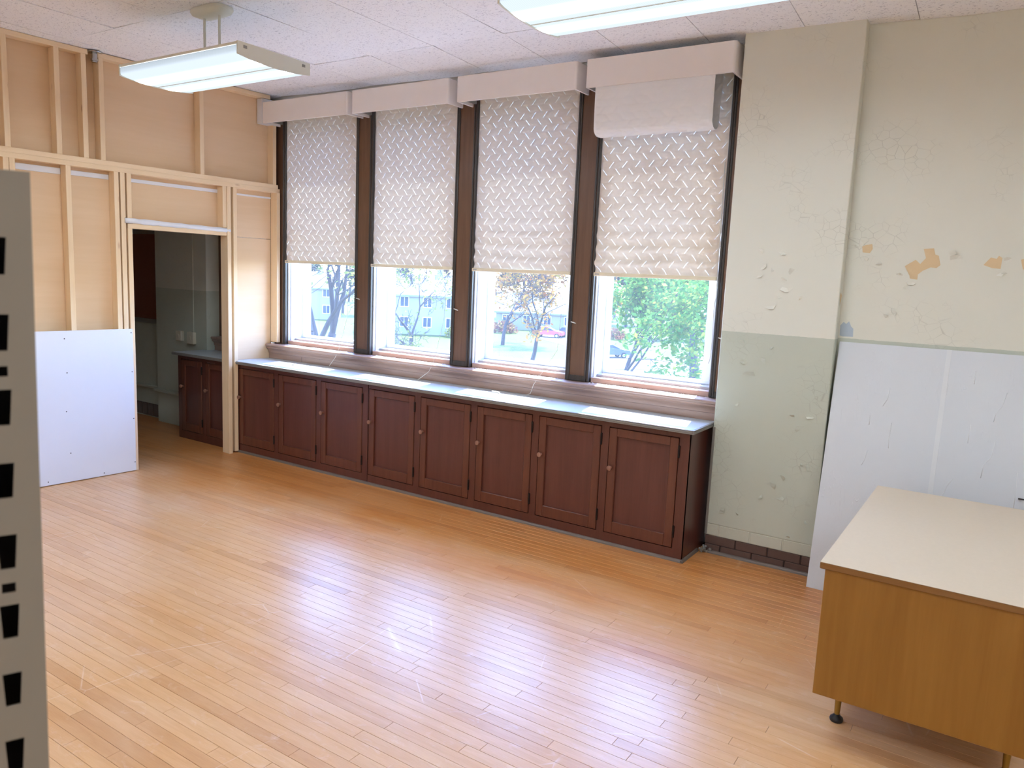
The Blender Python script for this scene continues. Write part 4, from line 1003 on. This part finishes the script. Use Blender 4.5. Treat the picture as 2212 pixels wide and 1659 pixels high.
def tree(label, x, y, h, r, leafmat, nleaf, lsize, seed, spread=0.5, bare=0, name='tree', group='trees outside the windows', lean_=(0, 0), trunks=1, lo=0.3):
    rg = random.Random(seed); t = thing(name, label, 'tree', (x, y, GZ), group)
    seg = []; tips = []
    def grow(p, d_, L, rad, depth):
        n = 3; pts = [p]; rs = [rad]
        for k in range(n):
            d_ = (d_+Vector((rg.gauss(0, .12), rg.gauss(0, .12), rg.gauss(0.03, .08)))).normalized()
            p = p+d_*L/n; pts.append(p); rs.append(rad*(1-0.42*(k+1)/n))
        seg.append((pts, rs))
        if depth <= 2: tips.append((p, L)); tips.append((pts[2], L))
        if depth == 0: return
        for k in range(rg.choice((3, 3, 4)) if depth > 1 else 3):
            a = rg.uniform(0, 2*PI); sp = spread*rg.uniform(0.6, 1.5)
            ref = d_.orthogonal().normalized(); q = (Matrix.Rotation(a, 3, d_) @ ref)
            nd = (d_*math.cos(sp)+q*math.sin(sp)+Vector((0, 0, 0.10))).normalized()
            at = pts[rg.choice((2, 3, 3))]
            grow(at, nd, L*rg.uniform(0.62, 0.82), rs[-1]*rg.uniform(0.6, 0.85), depth-1)
    for k in range(trunks):
        a = 2*PI*k/max(1, trunks); of = Vector((math.cos(a), math.sin(a), 0))*(0.6 if trunks > 1 else 0)
        grow(Vector((x, y, GZ))+of, (Vector((lean_[0], lean_[1], 1))+of*0.22).normalized(), h*0.34, r, bare if bare else 4)
    mb = MB()
    for pts, rs in seg: mb.tube(pts, [max(q, 0.016) for q in rs], 5 if rs[0] > 0.05 else 3, False)
    mb.build('trunk', 'bark', t, True)
    if nleaf:
        mb = MB(); ra = []
        for k in range(nleaf):
            p, L = rg.choice(tips)
            c = p+Vector((rg.gauss(0, .33), rg.gauss(0, .33), rg.gauss(0, .24)))*max(L, 1.0)
            a = Vector((rg.gauss(0, 1), rg.gauss(0, 1), rg.gauss(0, 0.6))).normalized(); b_ = a.orthogonal().normalized(); s_ = lsize*rg.uniform(0.6, 1.4)
            mb.add([c-a*s_, c+b_*s_*0.5, c+a*s_, c-b_*s_*0.5], [(0, 1, 2, 3)]); ra += [rg.random()]*4
        mb.build('foliage', leafmat, t, attr=('rnd', ra))
    return t
tree('bare grey tree with several trunks filling the leftmost window', -31.5, 28, 16, 0.38, 'leaf_olive', 2600, 0.15, 11, 0.46, 5, trunks=3)
tree('bare spreading tree with arching branches in the second window', -44, 50.5, 10.5, 0.30, 'leaf_olive', 700, 0.16, 23, 0.75, 6, lean_=(0.12, 0))
tree('small bare dark tree on the lawn in the third window', -54.3, 80.7, 11, 0.28, 'leaf_yellow', 1200, 0.24, 31, 0.6, 6)
tree('thinly leaved orange tree whose branches reach across the third window', -32.5, 52, 12.5, 0.24, 'leaf_yellow', 2600, 0.18, 43, 0.6, 6)
tree('leafy bright green maple in the right window', -21.2, 59.6, 18, 0.45, 'leaf_green', 17000, 0.26, 52, 0.78, False, lean_=(-0.10, 0))
tree('young green maple with low boughs in the right window', -18.8, 40, 13, 0.20, 'leaf_green', 6500, 0.16, 57, 0.7, False, lean_=(-0.10, 0))
bgs = [(-130, 120, 15, 'leaf_olive', 'pale olive tree far off behind the first window'), (-108, 105, 14, 'leaf_olive', 'pale tree beside the far house in the second window'), (-102, 128, 17, 'leaf_pink', 'russet tree far behind the second window'),
       (-82, 134, 16, 'leaf_yellow', 'yellow tree far behind the third window'), (-100, 170, 21, 'leaf_pink', 'tall russet tree behind the pale roof'), (-76, 158, 18, 'leaf_olive', 'olive tree behind the house roof'),
       (-62, 134, 16, 'leaf_pink', 'russet tree across the street in the right window'), (-44, 118, 14, 'leaf_pink', 'low russet tree left of the green maple'), (-40, 165, 18, 'leaf_olive', 'olive tree far behind the green maple'),
       (-150, 148, 20, 'leaf_olive', 'tall olive tree at the horizon in the leftmost window'), (-122, 150, 19, 'leaf_pink', 'tall bare russet tree at the horizon behind the left house'), (-138, 168, 22, 'leaf_yellow', 'yellowish tree at the horizon between the two left windows'),
       (-78, 182, 22, 'leaf_olive', 'tall olive tree at the horizon behind the low house'), (-60, 196, 22, 'leaf_pink', 'russet tree at the horizon behind the green maple'), (-118, 186, 22, 'leaf_pink', 'russet tree at the horizon behind the second window')]
for k, (x, y, h, lm, lb) in enumerate(bgs):
    tree(lb, x, y, h, 0.3, {'leaf_olive': 'far_olive', 'leaf_pink': 'far_russet', 'leaf_yellow': 'far_yellow'}[lm], 5200, 0.55, 70+k, 0.6, 5)
def shrub(x, y, s_, mat, seed, label):
    rg = random.Random(seed); mb = MB(); ra = []; t = thing('shrub', label, 'shrub', (x, y, GZ), 'shrubs outside the windows')
    for k in range(500):
        v = Vector((rg.gauss(0, 1), rg.gauss(0, 1), abs(rg.gauss(0, 1)))).normalized()*s_*rg.uniform(0.6, 1)
        c = Vector((x+v.x*1.3, y+v.y*1.3, GZ+0.15+v.z)); a = Vector((rg.gauss(0, 1), rg.gauss(0, 1), rg.gauss(0, 1))).normalized(); b_ = a.orthogonal().normalized(); q = s_*0.14
        mb.add([c-a*q, c+b_*q*0.6, c+a*q, c-b_*q*0.6], [(0, 1, 2, 3)]); ra += [rg.random()]*4
    mb.build('foliage', mat, t, attr=('rnd', ra)); mb = MB()
    for k in range(5): mb.tube([(x, y, GZ), (x+rg.gauss(0, .4)*s_, y+rg.gauss(0, .4)*s_, GZ+s_*0.8)], [0.05, 0.02], 5)
    mb.build('stems', 'bark', t)
shrub(-66, 98, 1.8, 'leaf_pink', 3, 'russet shrub beside the red car'); shrub(-64, 84, 1.6, 'leaf_olive', 4, 'olive shrub before the house in the second window')
shrub(-73, 76, 1.6, 'leaf_pink', 5, 'reddish shrub at the left house wall'); shrub(-50, 104, 1.6, 'leaf_pink', 6, 'low russet shrub across the street in the right window')

def house(label, x, y, rot, w, dpt, h, rise, wall, roofm='roof'):
    hs = thing('house', label, 'house', (x, y, GZ)); hs.rotation_euler = (0, 0, 0)
    ca, sa = math.cos(rot), math.sin(rot)
    def T(vs): return [(x+vx*ca-vy*sa, y+vx*sa+vy*ca, GZ+vz) for vx, vy, vz in vs]
    F6 = [(3,2,1,0),(4,5,6,7),(0,1,5,4),(1,2,6,5),(2,3,7,6),(3,0,4,7)]
    def bx(lo, hi): return [(lo[0],lo[1],lo[2]),(hi[0],lo[1],lo[2]),(hi[0],hi[1],lo[2]),(lo[0],hi[1],lo[2]),(lo[0],lo[1],hi[2]),(hi[0],lo[1],hi[2]),(hi[0],hi[1],hi[2]),(lo[0],hi[1],hi[2])]
    mb = MB(); mb.add(T(bx((-w/2, -dpt/2, 0), (w/2, dpt/2, h))), F6)
    for s_ in (-1, 1): mb.add(T([(s_*w/2, -dpt/2, h), (s_*w/2, dpt/2, h), (s_*w/2, 0, h+rise), (s_*(w/2-0.2), -dpt/2, h), (s_*(w/2-0.2), dpt/2, h), (s_*(w/2-0.2), 0, h+rise)]), [(0,1,2),(3,4,5),(0,2,5,3),(1,2,5,4)])
    mb.build('walls', wall, hs)
    o_ = 0.5; k = rise/(dpt/2)
    for s_ in (-1, 1):
        MB().add(T([(-w/2-o_, s_*(dpt/2+o_), h-o_*k), (w/2+o_, s_*(dpt/2+o_), h-o_*k), (w/2+o_, 0, h+rise), (-w/2-o_, 0, h+rise), (-w/2-o_, s_*(dpt/2+o_), h-o_*k+.25), (w/2+o_, s_*(dpt/2+o_), h-o_*k+.25), (w/2+o_, 0, h+rise+.25), (-w/2-o_, 0, h+rise+.25)]), F6).build('roof_slope', roofm, hs)
    nwin = max(2, int(w/3.2)); rows = 2 if h > 4.5 else 1
    for r_ in range(rows):
        for q in range(nwin):
            cx = -w/2+w*(q+0.5)/nwin; z0 = 1.0+2.8*r_
            fr = MB().add(T(bx((cx-0.65, -dpt/2-0.06, z0), (cx+0.65, -dpt/2+0.02, z0+1.5))), F6).build('window', 'white_trim', hs)
            for dx in (-0.29, 0.29): MB().add(T(bx((cx+dx-0.25, -dpt/2-0.08, z0+0.12), (cx+dx+0.25, -dpt/2-0.055, z0+1.38))), F6).build('pane', 'win_dark', fr)
    MB().add(T(bx((w*0.2, -0.4, h+rise*0.5), (w*0.2+0.8, 0.4, h+rise+1.0))), F6).build('chimney', 'siding2', hs)
house('pale blue house behind bare branches in the second window', -73, 86, 0.62, 13, 8, 5.6, 2.6, 'siding')
house('low house with wide pale roof in the third window', -66, 112, 0.45, 17, 9, 3.0, 2.8, 'siding2')
house('pale house among far trees in the leftmost window', -104, 92, 0.75, 12, 8, 5.4, 2.4, 'siding2')

def car(label, x, y, rot, paint):
    c = thing('car', label, 'car', (x, y, GZ), 'parked cars')
    ca, sa = math.cos(rot), math.sin(rot)
    def T(vs): return [(x+vx*ca-vy*sa, y+vx*sa+vy*ca, GZ+0.05+vz) for vx, vy, vz in vs]
    def loft(name, mat, prof, hw, par, inset=0.0):
        n = len(prof); vs = []
        for s_, ins in ((-1, 0), (1, 0)):
            vs += [(px, s_*(hw-inset*(pz > 0.95)), pz) for px, pz in prof]
        fs = [tuple(range(n))[::-1], tuple(range(n, 2*n))]+[(k, (k+1) % n, n+(k+1) % n, n+k) for k in range(n)]
        return MB().add(T(vs), fs).build(name, mat, par)
    loft('body', paint, [(-2.25, 0.35), (-2.3, 0.6), (-2.22, 0.9), (-1.3, 0.98), (1.0, 1.0), (2.15, 0.82), (2.28, 0.6), (2.25, 0.35)], 0.88, c)
    loft('cabin', 'win_dark', [(-1.85, 0.95), (-1.5, 1.38), (0.1, 1.42), (1.1, 0.97)], 0.80, c, 0.1)
    loft('roof', paint, [(-1.5, 1.38), (-1.4, 1.46), (0.0, 1.49), (0.15, 1.42)], 0.72, c)
    for wx in (-1.4, 1.4):
        for wy in (-0.82, 0.82):
            mb = MB().tube(T([(wx, wy-0.1, 0.28), (wx, wy+0.1, 0.28)]), 0.33, 14); wh = mb.build('wheel', 'tyre', c)
            MB().tube(T([(wx, wy-0.11, 0.28), (wx, wy+0.11, 0.28)]), 0.18, 10).build('hub', 'alu_grey', wh)
car('dark blue car parked on the street in the right window', -38.4, 79.0, 0.9, 'car_dark')
car('red car parked by the house in the third window', -57.5, 97.5, 0.3, 'car_red')
car('dark car behind the red one in the third window', -55.2, 100.5, 0.3, 'car_dark')
